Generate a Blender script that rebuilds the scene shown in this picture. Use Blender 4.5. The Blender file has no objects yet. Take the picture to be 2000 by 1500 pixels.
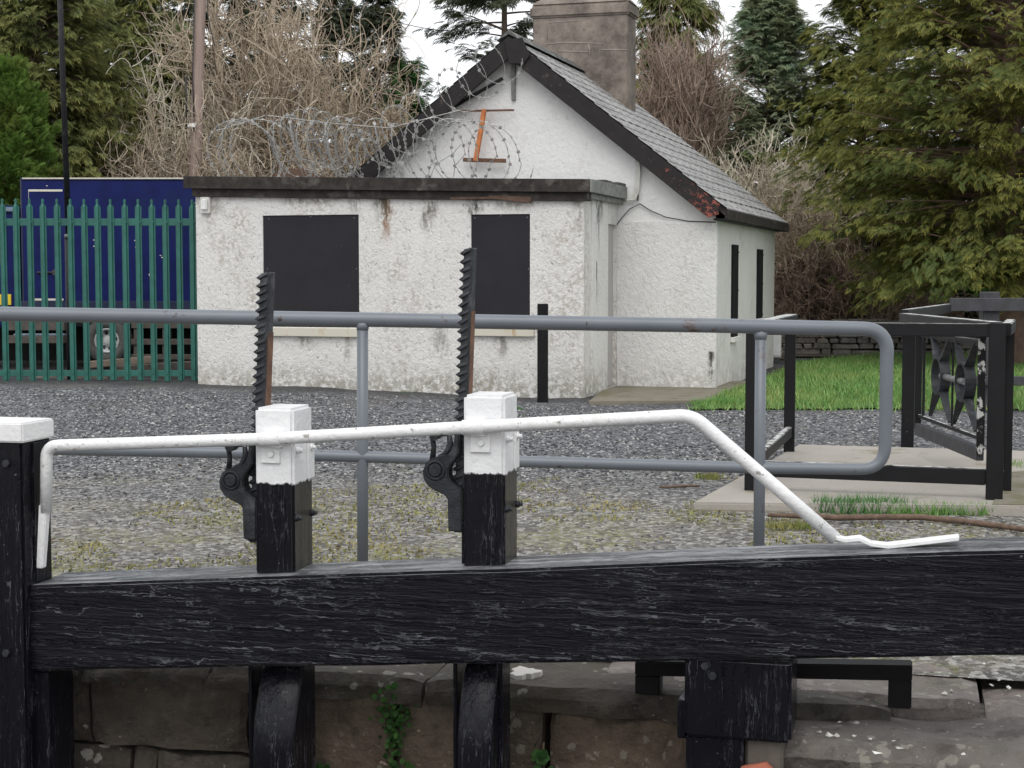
import bpy, bmesh, math, random
import numpy as np
from mathutils import Vector, Matrix

random.seed(7)
RNG = np.random.default_rng(11)
R = math.radians
scene = bpy.context.scene
COL = scene.collection

# ------------------------------------------------------------------ camera, sky, sun, exposure
EYE = 1.42                      # eye height above the lockside
FPX = 3100.0                    # focal length in pixels of a 2000 px wide frame
PITCH = math.atan(215 / FPX)
cam_d = bpy.data.cameras.new('camera')
cam = bpy.data.objects.new('camera', cam_d)
COL.objects.link(cam)
cam.location = (0, 0, EYE)
cam.rotation_euler = (R(90) - PITCH, 0, 0)
cam_d.sensor_width = 36
cam_d.lens = 36 * FPX / 2000
cam_d.clip_start = 0.05
cam_d.clip_end = 600
scene.camera = cam

world = bpy.data.worlds.new('World')
scene.world = world
world.use_nodes = True
wn = world.node_tree
wn.nodes.clear()
w_out = wn.nodes.new('ShaderNodeOutputWorld')
w_bg = wn.nodes.new('ShaderNodeBackground')
w_sky = wn.nodes.new('ShaderNodeTexSky')
w_sky.sky_type = 'NISHITA'
w_sky.sun_disc = False
SUN_EL, SUN_AZ = R(55), R(188)          # azimuth measured clockwise from +Y: behind the camera, a little left
w_sky.sun_elevation = SUN_EL
w_sky.sun_rotation = SUN_AZ
w_sky.air_density = 1.0
w_sky.dust_density = 4.0
w_hs = wn.nodes.new('ShaderNodeHueSaturation')
w_hs.inputs['Saturation'].default_value = 0.10
wn.links.new(w_sky.outputs[0], w_hs.inputs['Color'])
w_mix = wn.nodes.new('ShaderNodeMix'); w_mix.data_type = 'RGBA'      # an even white cloud layer over most of the sky
w_mix.inputs[0].default_value = 0.75
wn.links.new(w_hs.outputs[0], w_mix.inputs[6]); w_mix.inputs[7].default_value = (8.4, 8.6, 8.9, 1)
wn.links.new(w_mix.outputs[2], w_bg.inputs[0])
w_bg.inputs[1].default_value = 0.12
wn.links.new(w_bg.outputs[0], w_out.inputs[0])

sun_d = bpy.data.lights.new('sun', 'SUN')
sun_d.energy = 0.8
sun_d.angle = R(40)
sun_d.color = (1.0, 0.97, 0.92)
sun = bpy.data.objects.new('sun', sun_d)
COL.objects.link(sun)
sdir = Vector((math.sin(SUN_AZ) * math.cos(SUN_EL), math.cos(SUN_AZ) * math.cos(SUN_EL), math.sin(SUN_EL)))
sun.rotation_euler = sdir.to_track_quat('Z', 'Y').to_euler()

scene.view_settings.view_transform = 'Standard'
scene.view_settings.look = 'None'
scene.view_settings.exposure = 0.42
scene.view_settings.gamma = 1.0
scene.cycles.max_bounces = 6
scene.cycles.use_denoising = True

# ------------------------------------------------------------------ measuring the photograph
def ray(px, py):
    u = (px - 1000) / FPX; v = (750 - py) / FPX
    c, s = math.cos(PITCH), math.sin(PITCH)
    d = Vector((u, c + v * s, -s + v * c))
    return d / d.y
def at(px, py, Y):
    d = ray(px, py)
    return Vector((d.x * Y, Y, EYE + d.z * Y))
def gnd(px, py, z=0.0):
    d = ray(px, py)
    t = (z - EYE) / d.z
    return Vector((d.x * t, t, z))

class Frame:
    """a thing's own axes: x right, y back, z up"""
    def __init__(self, x, y, a, z=0.0):
        self.o = Vector((x, y, z)); self.a = a
        self.M = Matrix.Translation(self.o) @ Matrix.Rotation(a, 4, 'Z')
        self.I = self.M.inverted()
    def hit_y(self, px, py, yl):          # the point of the plane local y = yl seen at a pixel
        d = self.I.to_3x3() @ ray(px, py); e = self.I @ Vector((0, 0, EYE))
        t = (yl - e.y) / d.y
        return e + d * t
    def hit_x(self, px, py, xl):
        d = self.I.to_3x3() @ ray(px, py); e = self.I @ Vector((0, 0, EYE))
        t = (xl - e.x) / d.x
        return e + d * t
    def hit_z(self, px, py, zl):
        d = self.I.to_3x3() @ ray(px, py); e = self.I @ Vector((0, 0, EYE))
        t = (zl - e.z) / d.z
        return e + d * t

# ------------------------------------------------------------------ mesh helpers
class MB:
    def __init__(self):
        self.v = []; self.f = []; self.s = []
    def add(self, vs, fs, smooth=False):
        b = len(self.v)
        self.v += [tuple(p) for p in vs]
        for f in fs:
            self.f.append([i + b for i in f]); self.s.append(smooth)
        return self
    def box(self, a, b):
        x0, y0, z0 = a; x1, y1, z1 = b
        vs = [(x0,y0,z0),(x1,y0,z0),(x1,y1,z0),(x0,y1,z0),(x0,y0,z1),(x1,y0,z1),(x1,y1,z1),(x0,y1,z1)]
        return self.add(vs, [(3,2,1,0),(4,5,6,7),(0,1,5,4),(1,2,6,5),(2,3,7,6),(3,0,4,7)])
    def hexa(self, lo, hi):               # four bottom corners, four top corners (both counter-clockwise from above)
        return self.add(list(lo) + list(hi), [(3,2,1,0),(4,5,6,7),(0,1,5,4),(1,2,6,5),(2,3,7,6),(3,0,4,7)])
    def bar(self, p, q, w, h, up=(0,0,1)):
        p = Vector(p); q = Vector(q); d = (q - p).normalized(); up = Vector(up)
        s = d.cross(up).normalized(); u = s.cross(d).normalized()
        s = s * w / 2; u = u * h / 2
        vs = [p-s-u, p+s-u, p+s+u, p-s+u, q-s-u, q+s-u, q+s+u, q-s+u]
        return self.add(vs, [(0,1,2,3),(7,6,5,4),(0,4,5,1),(1,5,6,2),(2,6,7,3),(3,7,4,0)])
    def tube(self, pts, r, n=10, caps=True, smooth=True):
        pts = [Vector(p) for p in pts]; m = len(pts)
        rs = [r] * m if not hasattr(r, '__len__') else list(r)
        t0 = (pts[1] - pts[0]).normalized()
        ref = Vector((0,0,1)) if abs(t0.z) < .9 else Vector((1,0,0))
        nrm = t0.cross(ref).normalized(); vs = []
        for i, p in enumerate(pts):
            t = ((pts[min(i+1,m-1)] - pts[max(i-1,0)])).normalized()
            nrm = (nrm - t * nrm.dot(t)).normalized(); b = t.cross(nrm)
            for k in range(n):
                a = 2 * math.pi * k / n
                vs.append(p + (nrm * math.cos(a) + b * math.sin(a)) * rs[i])
        fs = [(i*n+k, i*n+(k+1)%n, (i+1)*n+(k+1)%n, (i+1)*n+k) for i in range(m-1) for k in range(n)]
        self.add(vs, fs, smooth)
        if caps:
            self.add(vs[:n], [tuple(range(n))[::-1]]); self.add(vs[-n:], [tuple(range(n))])
        return self
    def prism(self, poly, fn, w0, w1):    # closed outline (u, v), fn(u, v, w) -> point
        n = len(poly)
        vs = [fn(u, v, w0) for u, v in poly] + [fn(u, v, w1) for u, v in poly]
        fs = [tuple(range(n))[::-1], tuple(range(n, 2*n))] + [(i, (i+1)%n, n+(i+1)%n, n+i) for i in range(n)]
        return self.add(vs, fs)
    def disc(self, c, ax, r, depth, n=16, taper=1.0):
        c = Vector(c); ax = Vector(ax).normalized()
        return self.tube([c, c + ax * depth], [r, r * taper], n)

WM = {}
def link(o): COL.objects.link(o); return o
def props(o, label=None, cat=None, group=None, kind=None):
    if label: o['label'] = label
    if cat: o['category'] = cat
    if group: o['group'] = group
    if kind: o['kind'] = kind
    return o
def thing(name, label, cat, frame=None, loc=(0,0,0), group=None):
    o = bpy.data.objects.new(name, None); o.empty_display_size = .2
    f = frame or Frame(loc[0], loc[1], 0, loc[2])
    o.location = f.o; o.rotation_euler = (0, 0, f.a)
    WM[o.name] = f
    link(o)
    return props(o, label, cat, group)
def build(name, mb, mat, parent=None, bevel=0.0, seg=1, world=False, clean=True):
    me = bpy.data.meshes.new(name)
    vs = mb.v
    if parent is not None and world:
        I = WM[parent.name].I
        vs = [tuple(I @ Vector(p)) for p in vs]
    me.from_pydata(vs, [], mb.f)
    me.polygons.foreach_set('use_smooth', mb.s)
    bm = bmesh.new(); bm.from_mesh(me)
    if clean:
        bmesh.ops.remove_doubles(bm, verts=bm.verts, dist=1e-5)
        bmesh.ops.recalc_face_normals(bm, faces=bm.faces)
    if bevel:
        ed = [e for e in bm.edges if len(e.link_faces) == 2 and e.calc_face_angle(0) > R(35)]
        bmesh.ops.bevel(bm, geom=ed, offset=bevel, segments=seg, affect='EDGES', clamp_overlap=True)
    bm.to_mesh(me); bm.free()
    me.materials.append(mat)
    o = bpy.data.objects.new(name, me); link(o)
    if parent is not None:
        o.parent = parent; WM[o.name] = WM[parent.name]
    return o
def np_mesh(name, V, F, mat, parent=None, k=3, smooth=False, attr=None):
    """a big mesh from numpy arrays, every face with k corners"""
    me = bpy.data.meshes.new(name)
    nv, nf = len(V), len(F)
    me.vertices.add(nv); me.vertices.foreach_set('co', np.ascontiguousarray(V, dtype=np.float32).ravel())
    me.loops.add(nf * k); me.loops.foreach_set('vertex_index', np.ascontiguousarray(F, dtype=np.int32).ravel())
    me.polygons.add(nf)
    me.polygons.foreach_set('loop_start', np.arange(nf, dtype=np.int32) * k)
    me.polygons.foreach_set('use_smooth', np.full(nf, smooth))
    if attr is not None:
        a = me.attributes.new('tip', 'FLOAT', 'POINT'); a.data.foreach_set('value', attr.astype(np.float32).ravel())
    me.update(calc_edges=True)
    me.materials.append(mat)
    o = bpy.data.objects.new(name, me); link(o)
    if parent is not None:
        o.parent = parent; WM[o.name] = WM[parent.name]
    return o
def copy_tree(o, parent=None):
    c = o.copy(); link(c)
    if parent is not None: c.parent = parent
    WM[c.name] = WM[o.name]
    for ch in list(o.children): copy_tree(ch, c)
    return c

# ------------------------------------------------------------------ material helpers
class NT:
    def __init__(self, name):
        self.m = bpy.data.materials.new(name); self.m.use_nodes = True
        self.t = self.m.node_tree; self.t.nodes.clear()
        self.out = self.t.nodes.new('ShaderNodeOutputMaterial')
        self.b = self.t.nodes.new('ShaderNodeBsdfPrincipled')
        self.t.links.new(self.b.outputs[0], self.out.inputs[0])
        tc = self.t.nodes.new('ShaderNodeTexCoord'); self.co = tc.outputs['Object']; self.uv = tc.outputs['UV']
    def n(self, typ, **kw):
        nd = self.t.nodes.new(typ)
        for k, v in kw.items(): setattr(nd, k, v)
        return nd
    def put(self, sock, v):
        if isinstance(v, bpy.types.NodeSocket): self.t.links.new(v, sock)
        elif v is not None:
            if sock.type == 'RGBA' and hasattr(v, '__len__') and len(v) == 3: v = (*v, 1)
            sock.default_value = v
    def map(self, vec=None, scale=(1,1,1), rot=(0,0,0), loc=(0,0,0)):
        m = self.n('ShaderNodeMapping'); self.put(m.inputs[0], vec or self.co)
        m.inputs['Scale'].default_value = scale; m.inputs['Rotation'].default_value = rot; m.inputs['Location'].default_value = loc
        return m.outputs[0]
    def noise(self, scale, detail=4, rough=.55, vec=None, dist=0.0, color=False):
        m = self.n('ShaderNodeTexNoise'); self.put(m.inputs['Vector'], vec or self.co)
        m.inputs['Scale'].default_value = scale; m.inputs['Detail'].default_value = detail
        m.inputs['Roughness'].default_value = rough; m.inputs['Distortion'].default_value = dist
        return m.outputs['Color' if color else 'Fac']
    def voro(self, scale, vec=None, feature='F1', out='Distance', rand=1.0):
        m = self.n('ShaderNodeTexVoronoi', feature=feature); self.put(m.inputs['Vector'], vec or self.co)
        m.inputs['Scale'].default_value = scale; m.inputs['Randomness'].default_value = rand
        return m.outputs[out]
    def ramp(self, fac, stops, interp='LINEAR'):
        m = self.n('ShaderNodeValToRGB'); self.put(m.inputs[0], fac); cr = m.color_ramp; cr.interpolation = interp
        while len(cr.elements) < len(stops): cr.elements.new(.5)
        for e, (p, c) in zip(cr.elements, stops):
            e.position = p
            e.color = (c, c, c, 1) if not hasattr(c, '__len__') else (*c, 1)
        return m.outputs[0]
    def step(self, v, a, b):              # smooth ramp 0..1 between a and b
        m = self.n('ShaderNodeMapRange', interpolation_type='SMOOTHSTEP'); self.put(m.inputs[0], v)
        if a < b:
            m.inputs[1].default_value = a; m.inputs[2].default_value = b; m.inputs[3].default_value = 0; m.inputs[4].default_value = 1
        else:
            m.inputs[1].default_value = b; m.inputs[2].default_value = a; m.inputs[3].default_value = 1; m.inputs[4].default_value = 0
        return m.outputs[0]
    def mix(self, fac, a, b, mode='MIX'):
        m = self.n('ShaderNodeMix', data_type='RGBA', blend_type=mode)
        self.put(m.inputs[0], fac); self.put(m.inputs[6], a); self.put(m.inputs[7], b)
        return m.outputs[2]
    def math(self, op, a, b=None):
        m = self.n('ShaderNodeMath', operation=op); self.put(m.inputs[0], a)
        if b is not None: self.put(m.inputs[1], b)
        return m.outputs[0]
    def mul(self, *a):
        r = a[0]
        for b in a[1:]: r = self.math('MULTIPLY', r, b)
        return r
    def xyz(self, vec=None):
        m = self.n('ShaderNodeSeparateXYZ'); self.put(m.inputs[0], vec or self.co); return m.outputs
    def geo(self, out):
        return self.n('ShaderNodeNewGeometry').outputs[out]
    def bump(self, h, strength=.5, dist=.01, normal=None):
        m = self.n('ShaderNodeBump'); self.put(m.inputs['Height'], h)
        m.inputs['Strength'].default_value = strength; m.inputs['Distance'].default_value = dist
        if normal is not None: self.put(m.inputs['Normal'], normal)
        return m.outputs[0]
    def fin(self, color, rough=.8, normal=None, metal=0.0, spec=.5):
        self.put(self.b.inputs['Base Color'], color); self.put(self.b.inputs['Roughness'], rough)
        self.put(self.b.inputs['Metallic'], metal); self.put(self.b.inputs['Specular IOR Level'], spec)
        if normal is not None: self.put(self.b.inputs['Normal'], normal)
        return self.m

M = {}
def plain(name, col, rough=.7, var=.25, scale=14, bump=.15, metal=0.0, spec=.5, dirt=None):
    t = NT(name)
    n = t.noise(scale, 6, .6)
    c = t.mix(t.ramp(n, [(.3, 0), (.7, 1)]), tuple(x * (1 - var) for x in col), tuple(min(1, x * (1 + var)) for x in col))
    if dirt:
        c = t.mix(t.ramp(t.noise(scale * .35, 8, .7), [(.55, 0), (.68, 1)]), c, dirt)
    M[name] = t.fin(c, rough, t.bump(t.noise(scale * 5, 5, .6), bump, .004), metal, spec)
    return M[name]

def tarred_timber(name, axis, white_from=None, light=1.0):
    """old timber under cracked black gloss paint; grain along 'x' or 'z'; white_from = height above which it is painted white"""
    t = NT(name)
    def gv(long_, sh, loc=(0, 0, 0)):
        sc = (long_, sh, sh) if axis == 'x' else (sh, sh, long_)
        v = t.map(scale=sc, rot=(0, R(3.0), 0) if axis == 'x' else (0, 0, 0), loc=loc)
        w = t.n('ShaderNodeVectorMath', operation='MULTIPLY_ADD')
        t.put(w.inputs[0], t.noise(9, 3, .6, color=True)); w.inputs[1].default_value = (.55,) * 3; t.put(w.inputs[2], v)
        return w.outputs[0]
    g1 = t.noise(1.0, 4, .55, gv(1.1, 19), .2)
    g2 = t.noise(1.0, 5, .62, gv(3.2, 46, (3, 1, 7)), .3)
    g3 = t.noise(1.0, 3, .6, gv(11, 150, (1, 9, 2)), .5)
    band = lambda g, w0, w1: t.step(t.math('ABSOLUTE', t.math('SUBTRACT', g, .5)), w1, w0)
    gate1 = t.step(t.noise(2.6, 5, .65, t.map(scale=(.6, 1.5, 1.5) if axis == 'x' else (1.5, 1.5, .6), loc=(4, 1, 2))), .48, .62)
    gate2 = t.step(t.noise(4, 5, .65, t.map(scale=(.7, 1.3, 1.3) if axis == 'x' else (1.3, 1.3, .7), loc=(8, 3, 1))), .46, .60)
    crack = t.mul(band(g1, .004, .014), gate1)
    crack2 = t.mul(band(g2, .004, .017), gate2)
    crack3 = t.mul(t.step(t.math('ABSOLUTE', t.math('SUBTRACT', g2, .60)), .014, .003), t.step(t.noise(5, 4, .65, t.map(loc=(2, 8, 5))), .54, .62))
    cr = t.math('MAXIMUM', t.math('MAXIMUM', crack, crack2), crack3)
    split = t.step(t.math('ABSOLUTE', t.math('SUBTRACT', g1, .44)), .012, .003)
    worn = t.mul(t.step(t.noise(3.1, 7, .72, t.map(scale=(.9, 1.4, 1.4) if axis == 'x' else (1.4, 1.4, .9), loc=(3, 7, 1))), .62, .76), t.step(g2, .50, .60))
    fleck = t.step(t.noise(60, 3, .6), .70, .75)
    base = t.mix(t.noise(1.7, 3, .5), (.0035 * light, .0035 * light, .006 * light), (.009 * light, .009 * light, .013 * light))
    c = t.mix(t.mul(worn, .22), base, (.085, .09, .11))
    c = t.mix(t.mul(cr, .72), c, (.135, .138, .158))  # pale cracks: worn paint edges with sky reflection painted in
    c = t.mix(t.mul(fleck, .6), c, (.20, .20, .21))
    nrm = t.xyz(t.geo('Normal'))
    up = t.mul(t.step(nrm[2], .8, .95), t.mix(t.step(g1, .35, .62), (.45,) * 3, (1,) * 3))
    sheen_grey = t.mix(t.step(t.noise(4, 6, .65, gv(1.2, 8, (2, 2, 2))), .35, .65), (.075, .078, .085), (.30, .305, .32))
    c = t.mix(up, c, sheen_grey)  # wet sky sheen painted into the upward faces as pale grey
    h = t.math('ADD', t.mul(g1, .5), t.mul(g2, .6)); h = t.math('ADD', h, t.mul(g3, .25))
    h = t.math('SUBTRACT', t.math('ADD', h, t.mul(cr, .25)), t.mul(split, .6))
    t.b.inputs['Coat Weight'].default_value = .10; t.b.inputs['Coat Roughness'].default_value = .12
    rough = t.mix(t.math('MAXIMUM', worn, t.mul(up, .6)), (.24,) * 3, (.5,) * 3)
    if white_from is not None:
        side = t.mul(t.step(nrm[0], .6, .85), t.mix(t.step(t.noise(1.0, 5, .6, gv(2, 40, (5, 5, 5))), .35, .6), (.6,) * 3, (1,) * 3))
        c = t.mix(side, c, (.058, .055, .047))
        z = t.xyz()[2]
        e = t.math('ADD', z, t.mul(t.math('SUBTRACT', t.noise(34, 4, .6), .5), .035))
        wh = t.step(e, white_from - .004, white_from + .004)
        chip = t.step(t.noise(26, 6, .7), .69, .73)
        wc = t.mix(t.noise(6, 5, .6), (.70, .70, .71), (.80, .80, .80))
        wc = t.mix(chip, wc, (.40, .39, .37))
        wc = t.mix(t.step(t.noise(5, 8, .75, t.map(scale=(1, 1, .4))), .60, .75), wc, (.52, .50, .46))
        c = t.mix(wh, c, wc)
        h = t.mix(wh, h, t.mul(t.noise(16, 5, .6), .8))
        rough = t.mix(wh, rough, (.45,) * 3)
    M[name] = t.fin(c, rough, t.bump(h, .9, .012), spec=.16)
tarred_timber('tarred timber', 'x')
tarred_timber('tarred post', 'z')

def white_paint(name, peel=.68):
    t = NT(name)
    c = t.mix(t.noise(7, 5, .6), (.72, .72, .72), (.82, .82, .81))
    c = t.mix(t.step(t.noise(30, 6, .7), peel, peel + .05), c, (.33, .31, .29))
    c = t.mix(t.mul(t.step(t.noise(9, 8, .75), .56, .75), .6), c, (.5, .48, .43))
    c = t.mix(t.mul(t.step(t.noise(13, 8, .75, t.map(loc=(7, 3, 5))), .63, .72), .7), c, (.34, .22, .14))
    M[name] = t.fin(c, .42, t.bump(t.noise(45, 5, .65), .7, .006))
white_paint('white gloss paint')
white_paint('flecked white paint', .60)

plain('cast iron', (.020, .022, .026), .48, .5, 22, .6, spec=.35, dirt=(.075, .08, .088))
plain('rusty iron', (.13, .065, .038), .8, .45, 18, .5, dirt=(.06, .035, .025))
plain('orange rust', (.50, .17, .055), .8, .25, 14, .3, dirt=(.28, .10, .05))
plain('worn steel', (.20, .20, .20), .5, .3, 30, .2, metal=.4)

# grey tube railing paint
t = NT('grey railing paint')
n = t.noise(5, 6, .6)
c = t.mix(n, (.115, .13, .15), (.165, .18, .205))
c = t.mix(t.step(t.noise(16, 6, .7), .64, .69), c, (.07, .05, .045))
x = t.xyz()
rust = t.mul(t.step(t.noise(9, 7, .75, t.map(scale=(.5, 1, 1))), .55, .66), t.step(x[0], 1.15, 1.35), t.step(x[0], 2.0, 1.75), t.step(x[2], 1.0, 1.05))
c = t.mix(rust, c, (.10, .045, .03))
M['grey railing paint'] = t.fin(c, .38, t.bump(t.noise(26, 4, .6), .22, .003))

# chipped black paint of the kissing gate: white undercoat where the top faces have worn
def chipped(name, wear=.55):
    t = NT(name)
    nz = t.xyz(t.geo('Normal'))[2]
    up = t.step(nz, .55, .9)
    c = t.mix(t.noise(9, 5), (.004, .004, .005), (.011, .011, .013))
    w = t.math('MAXIMUM', t.mul(up, t.step(t.noise(9, 7, .7, t.map(scale=(1, 1, 1))), wear - .06, wear + .04)), t.step(t.noise(30, 5, .6), .71, .745))
    c = t.mix(w, c, (.55, .55, .54))
    M[name] = t.fin(c, .5, t.bump(t.noise(40, 5, .6), .3, .004), spec=.25)
chipped('chipped black paint')
chipped('badly chipped black paint', .47)
plain('dark fence timber', (.045, .045, .050), .7, .3, 9, .4)
plain('black bollard paint', (.007, .007, .008), .6, .4, 12, .25, spec=.2)

# gravel lockside
t = NT('gravel')
P = t.geo('Position'); x = t.xyz(P)
cell = t.n('ShaderNodeTexVoronoi'); t.put(cell.inputs[0], P); cell.inputs['Scale'].default_value = 34
cell2 = t.n('ShaderNodeTexVoronoi'); t.put(cell2.inputs[0], P); cell2.inputs['Scale'].default_value = 70
bw = t.n('ShaderNodeRGBToBW'); t.put(bw.inputs[0], cell.outputs['Color'])
bw2 = t.n('ShaderNodeRGBToBW'); t.put(bw2.inputs[0], cell2.outputs['Color'])
rnd = t.math('ADD', t.mul(bw.outputs[0], .72), t.mul(bw2.outputs[0], .28))
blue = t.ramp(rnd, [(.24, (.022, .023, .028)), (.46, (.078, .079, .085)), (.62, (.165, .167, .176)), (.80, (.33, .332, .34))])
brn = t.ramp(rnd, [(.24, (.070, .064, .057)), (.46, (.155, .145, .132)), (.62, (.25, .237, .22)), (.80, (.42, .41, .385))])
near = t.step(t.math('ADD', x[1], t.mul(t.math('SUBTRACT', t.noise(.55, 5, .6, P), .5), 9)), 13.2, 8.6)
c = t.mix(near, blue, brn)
wet = t.step(t.math('SUBTRACT', t.math('ADD', x[1], t.mul(x[0], .27)), t.mul(t.noise(1.3, 4, .6, P), 1.6)), 16.6, 17.6)
c = t.mix(t.mul(wet, .75), c, (.028, .027, .027))
mp = t.noise(.9, 7, .68, P)
spk = t.step(t.noise(38, 4, .7, P), .40, .56)
moss = t.mul(t.step(mp, .44, .60), t.step(x[1], 10.6, 8.2), t.step(t.noise(13, 4, .7, P), .36, .55), spk)
moss = t.math('MAXIMUM', moss, t.mul(t.step(t.noise(1.6, 7, .7, P), .54, .66), .6, t.step(x[1], 13.5, 10.0), spk))
c = t.mix(t.mul(moss, .8), c, t.ramp(t.noise(30, 4, .6, P), [(.35, (.13, .125, .030)), (.7, (.32, .30, .075))]))
mud = t.mul(t.step(t.noise(.7, 6, .65, t.map(P, loc=(5, 3, 0))), .55, .66), .55)
c = t.mix(mud, c, (.12, .108, .095))
h = t.math('ADD', t.mul(cell.outputs['Distance'], -1.0), t.mul(cell2.outputs['Distance'], -.6))
M['gravel'] = t.fin(c, .75, t.bump(h, .8, .03))

t = NT('gravel stone')
r = t.geo('Random Per Island')
M['gravel stone'] = t.fin(t.ramp(r, [(0, (.03, .032, .038)), (.5, (.11, .112, .12)), (.8, (.23, .23, .23)), (1, (.44, .43, .41))]), .7)
t = NT('pale pebble')
r = t.geo('Random Per Island')
M['pale pebble'] = t.fin(t.ramp(r, [(0, (.35, .32, .27)), (1, (.75, .73, .69))]), .8)

# lawn and blades
t = NT('lawn soil')
c = t.mix(t.noise(3, 6, .6), (.055, .10, .026), (.095, .17, .045))
M['lawn soil'] = t.fin(c, .95, t.bump(t.noise(60, 4), .5, .02))
def blade_mat(name, a, b, c3):
    t = NT(name)
    r = t.geo('Random Per Island'); P = t.geo('Position')
    c = t.ramp(r, [(0, a), (.6, b), (1, c3)])
    c = t.mix(t.mul(t.step(t.noise(.8, 5, .6, P), .45, .65), .55), c, (c3[0] * 1.1, c3[1] * .9, c3[2]))
    m = t.fin(c, .6)
    t.b.inputs['Subsurface Weight'].default_value = 0
    M[name] = m
blade_mat('grass blade', (.08, .19, .042), (.14, .30, .065), (.23, .36, .095))
blade_mat('dry grass blade', (.10, .16, .03), (.19, .22, .05), (.28, .26, .09))
blade_mat('moss blade', (.11, .115, .025), (.22, .215, .05), (.31, .29, .085))
blade_mat('weed blade', (.03, .12, .025), (.06, .19, .04), (.12, .24, .06))

# concrete
t = NT('concrete slab')
c = t.mix(t.noise(2.2, 7, .65), (.27, .245, .215), (.40, .37, .33))
c = t.mix(t.step(t.noise(30, 4, .6), .67, .72), c, (.07, .065, .06))
c = t.mix(t.mul(t.step(t.noise(1.6, 7, .7, t.map(loc=(2,5,0))), .55, .66), .6), c, (.14, .12, .05))
M['concrete slab'] = t.fin(c, .85, t.bump(t.noise(40, 6, .65), .4, .008))
t = NT('mossy step')
c = t.mix(t.noise(3, 7, .65), (.13, .115, .085), (.24, .215, .17))
c = t.mix(t.mul(t.step(t.noise(2.4, 7, .7, t.map(loc=(2,5,0))), .48, .62), .7), c, (.10, .095, .035))
M['mossy step'] = t.fin(c, .85, t.bump(t.noise(30, 6, .65), .4, .008))

# stones of the lock
def stone_mat(name, a, b, lichen=.62, green=.0):
    t = NT(name)
    isl = t.geo('Random Per Island')
    n = t.noise(3.2, 8, .70)
    c = t.mix(t.step(n, .30, .70), a, b)
    c = t.mix(t.mul(isl, .35), c, (b[0] * 1.1, b[1] * .95, b[2] * .85))
    c = t.mix(t.mul(t.step(t.noise(6, 9, .75, t.map(loc=(6, 2, 2))), .52, .64), .6), c, tuple(x * .55 for x in a))
    wv = t.n('ShaderNodeVectorMath', operation='MULTIPLY_ADD'); t.put(wv.inputs[0], t.noise(30, 4, .65, color=True)); wv.inputs[1].default_value = (.05,) * 3; t.put(wv.inputs[2], t.co)
    spots = t.voro(17, wv.outputs[0], out='Distance')
    sz = t.mul(t.step(t.noise(2.6, 4, .6, t.map(loc=(1, 4, 2))), .42, .66), .42)
    sp = t.step(t.math('SUBTRACT', sz, spots), -.02, .05)
    c = t.mix(t.mul(sp, lichen), c, (.42, .40, .34))
    c = t.mix(t.step(t.noise(38, 5, .7), .64, .70), c, tuple(x * 2.4 for x in b))
    if green: c = t.mix(t.mul(t.step(t.noise(2.5, 6, .7, t.map(loc=(3, 1, 8))), .48, .62), green), c, (.10, .10, .035))
    h = t.math('ADD', t.noise(7, 9, .75), t.mul(t.noise(45, 5, .65), .4))
    h = t.math('ADD', h, t.mul(t.noise(14, 3, .5, t.map(scale=(1, 1, .3), rot=(0, R(25), 0))), .35))
    M[name] = t.fin(c, .72, t.bump(h, .95, .035))
stone_mat('dark lock stone', (.034, .028, .022), (.125, .104, .082), .9)
stone_mat('brown lock stone', (.060, .046, .033), (.20, .155, .115), .35)
stone_mat('coping stone', (.13, .115, .105), (.27, .24, .225), .4, .25)
stone_mat('worn coping stone', (.060, .054, .050), (.225, .205, .19), .5, .15)
stone_mat('shade-toned recess coping', (.032, .028, .023), (.105, .092, .076), .6, .2)  # coping colour darkened to carry the shade under the beam
stone_mat('rubble stone', (.10, .098, .09), (.24, .235, .215), .3, .3)

# the cottage render: roughcast, with stains given as streaks (x, z top, half width, length, colour, strength)
def roughcast(name, coarse, streaks=(), base=(.70, .685, .655), dirty=1.0, speck=1.0, axis='x', bmp=.72):
    t = NT(name)
    x = t.xyz()
    n = t.noise(1.3, 6, .6)
    c = t.mix(n, tuple(v * .90 for v in base), tuple(min(1, v * 1.10) for v in base))
    v = t.map(scale=(1, 1, .8))
    agg = t.noise(coarse, 5, .62, v, .6)
    pits = t.step(agg, .40, .31)
    c = t.mix(t.mul(pits, .60 * speck), c, (.15, .13, .10))
    grime = t.mul(t.step(t.noise(2.1, 8, .72, t.map(scale=(1, 1, .55))), .46, .66), t.step(t.noise(coarse * .8, 4, .6, t.map(loc=(4,4,4))), .44, .56))
    c = t.mix(t.mul(grime, .50 * dirty), c, (.27, .225, .165))
    low = t.mul(t.step(t.math('ADD', x[2], t.mul(t.math('SUBTRACT', t.noise(3, 6, .65), .5), .55)), .45, .02), t.step(t.noise(coarse * .7, 4, .6), .38, .58))
    c = t.mix(t.mul(low, .62 * dirty), c, (.17, .155, .10))
    for (sx, sz, hw, ln, colr, k) in streaks:
        wob = t.math('ADD', x[1] if axis == 'y' else x[0], t.mul(t.math('SUBTRACT', t.noise(5, 5, .6), .5), hw * 2.4))
        m = t.mul(t.step(t.math('ABSOLUTE', t.math('SUBTRACT', wob, sx)), hw, hw * .1), t.step(x[2], sz - ln, sz - ln * .35), t.step(x[2], sz + .03, sz), t.step(t.noise(coarse * .55, 5, .7, t.map(scale=(1, 1, .35))), .38, .56))
        c = t.mix(t.mul(m, min(1, k * 1.25)), c, colr)
    h = t.math('ADD', agg, t.mul(t.noise(coarse * 2.3, 3, .6), .3))
    M[name] = t.fin(c, .85, t.bump(h, bmp, .03))

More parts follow.
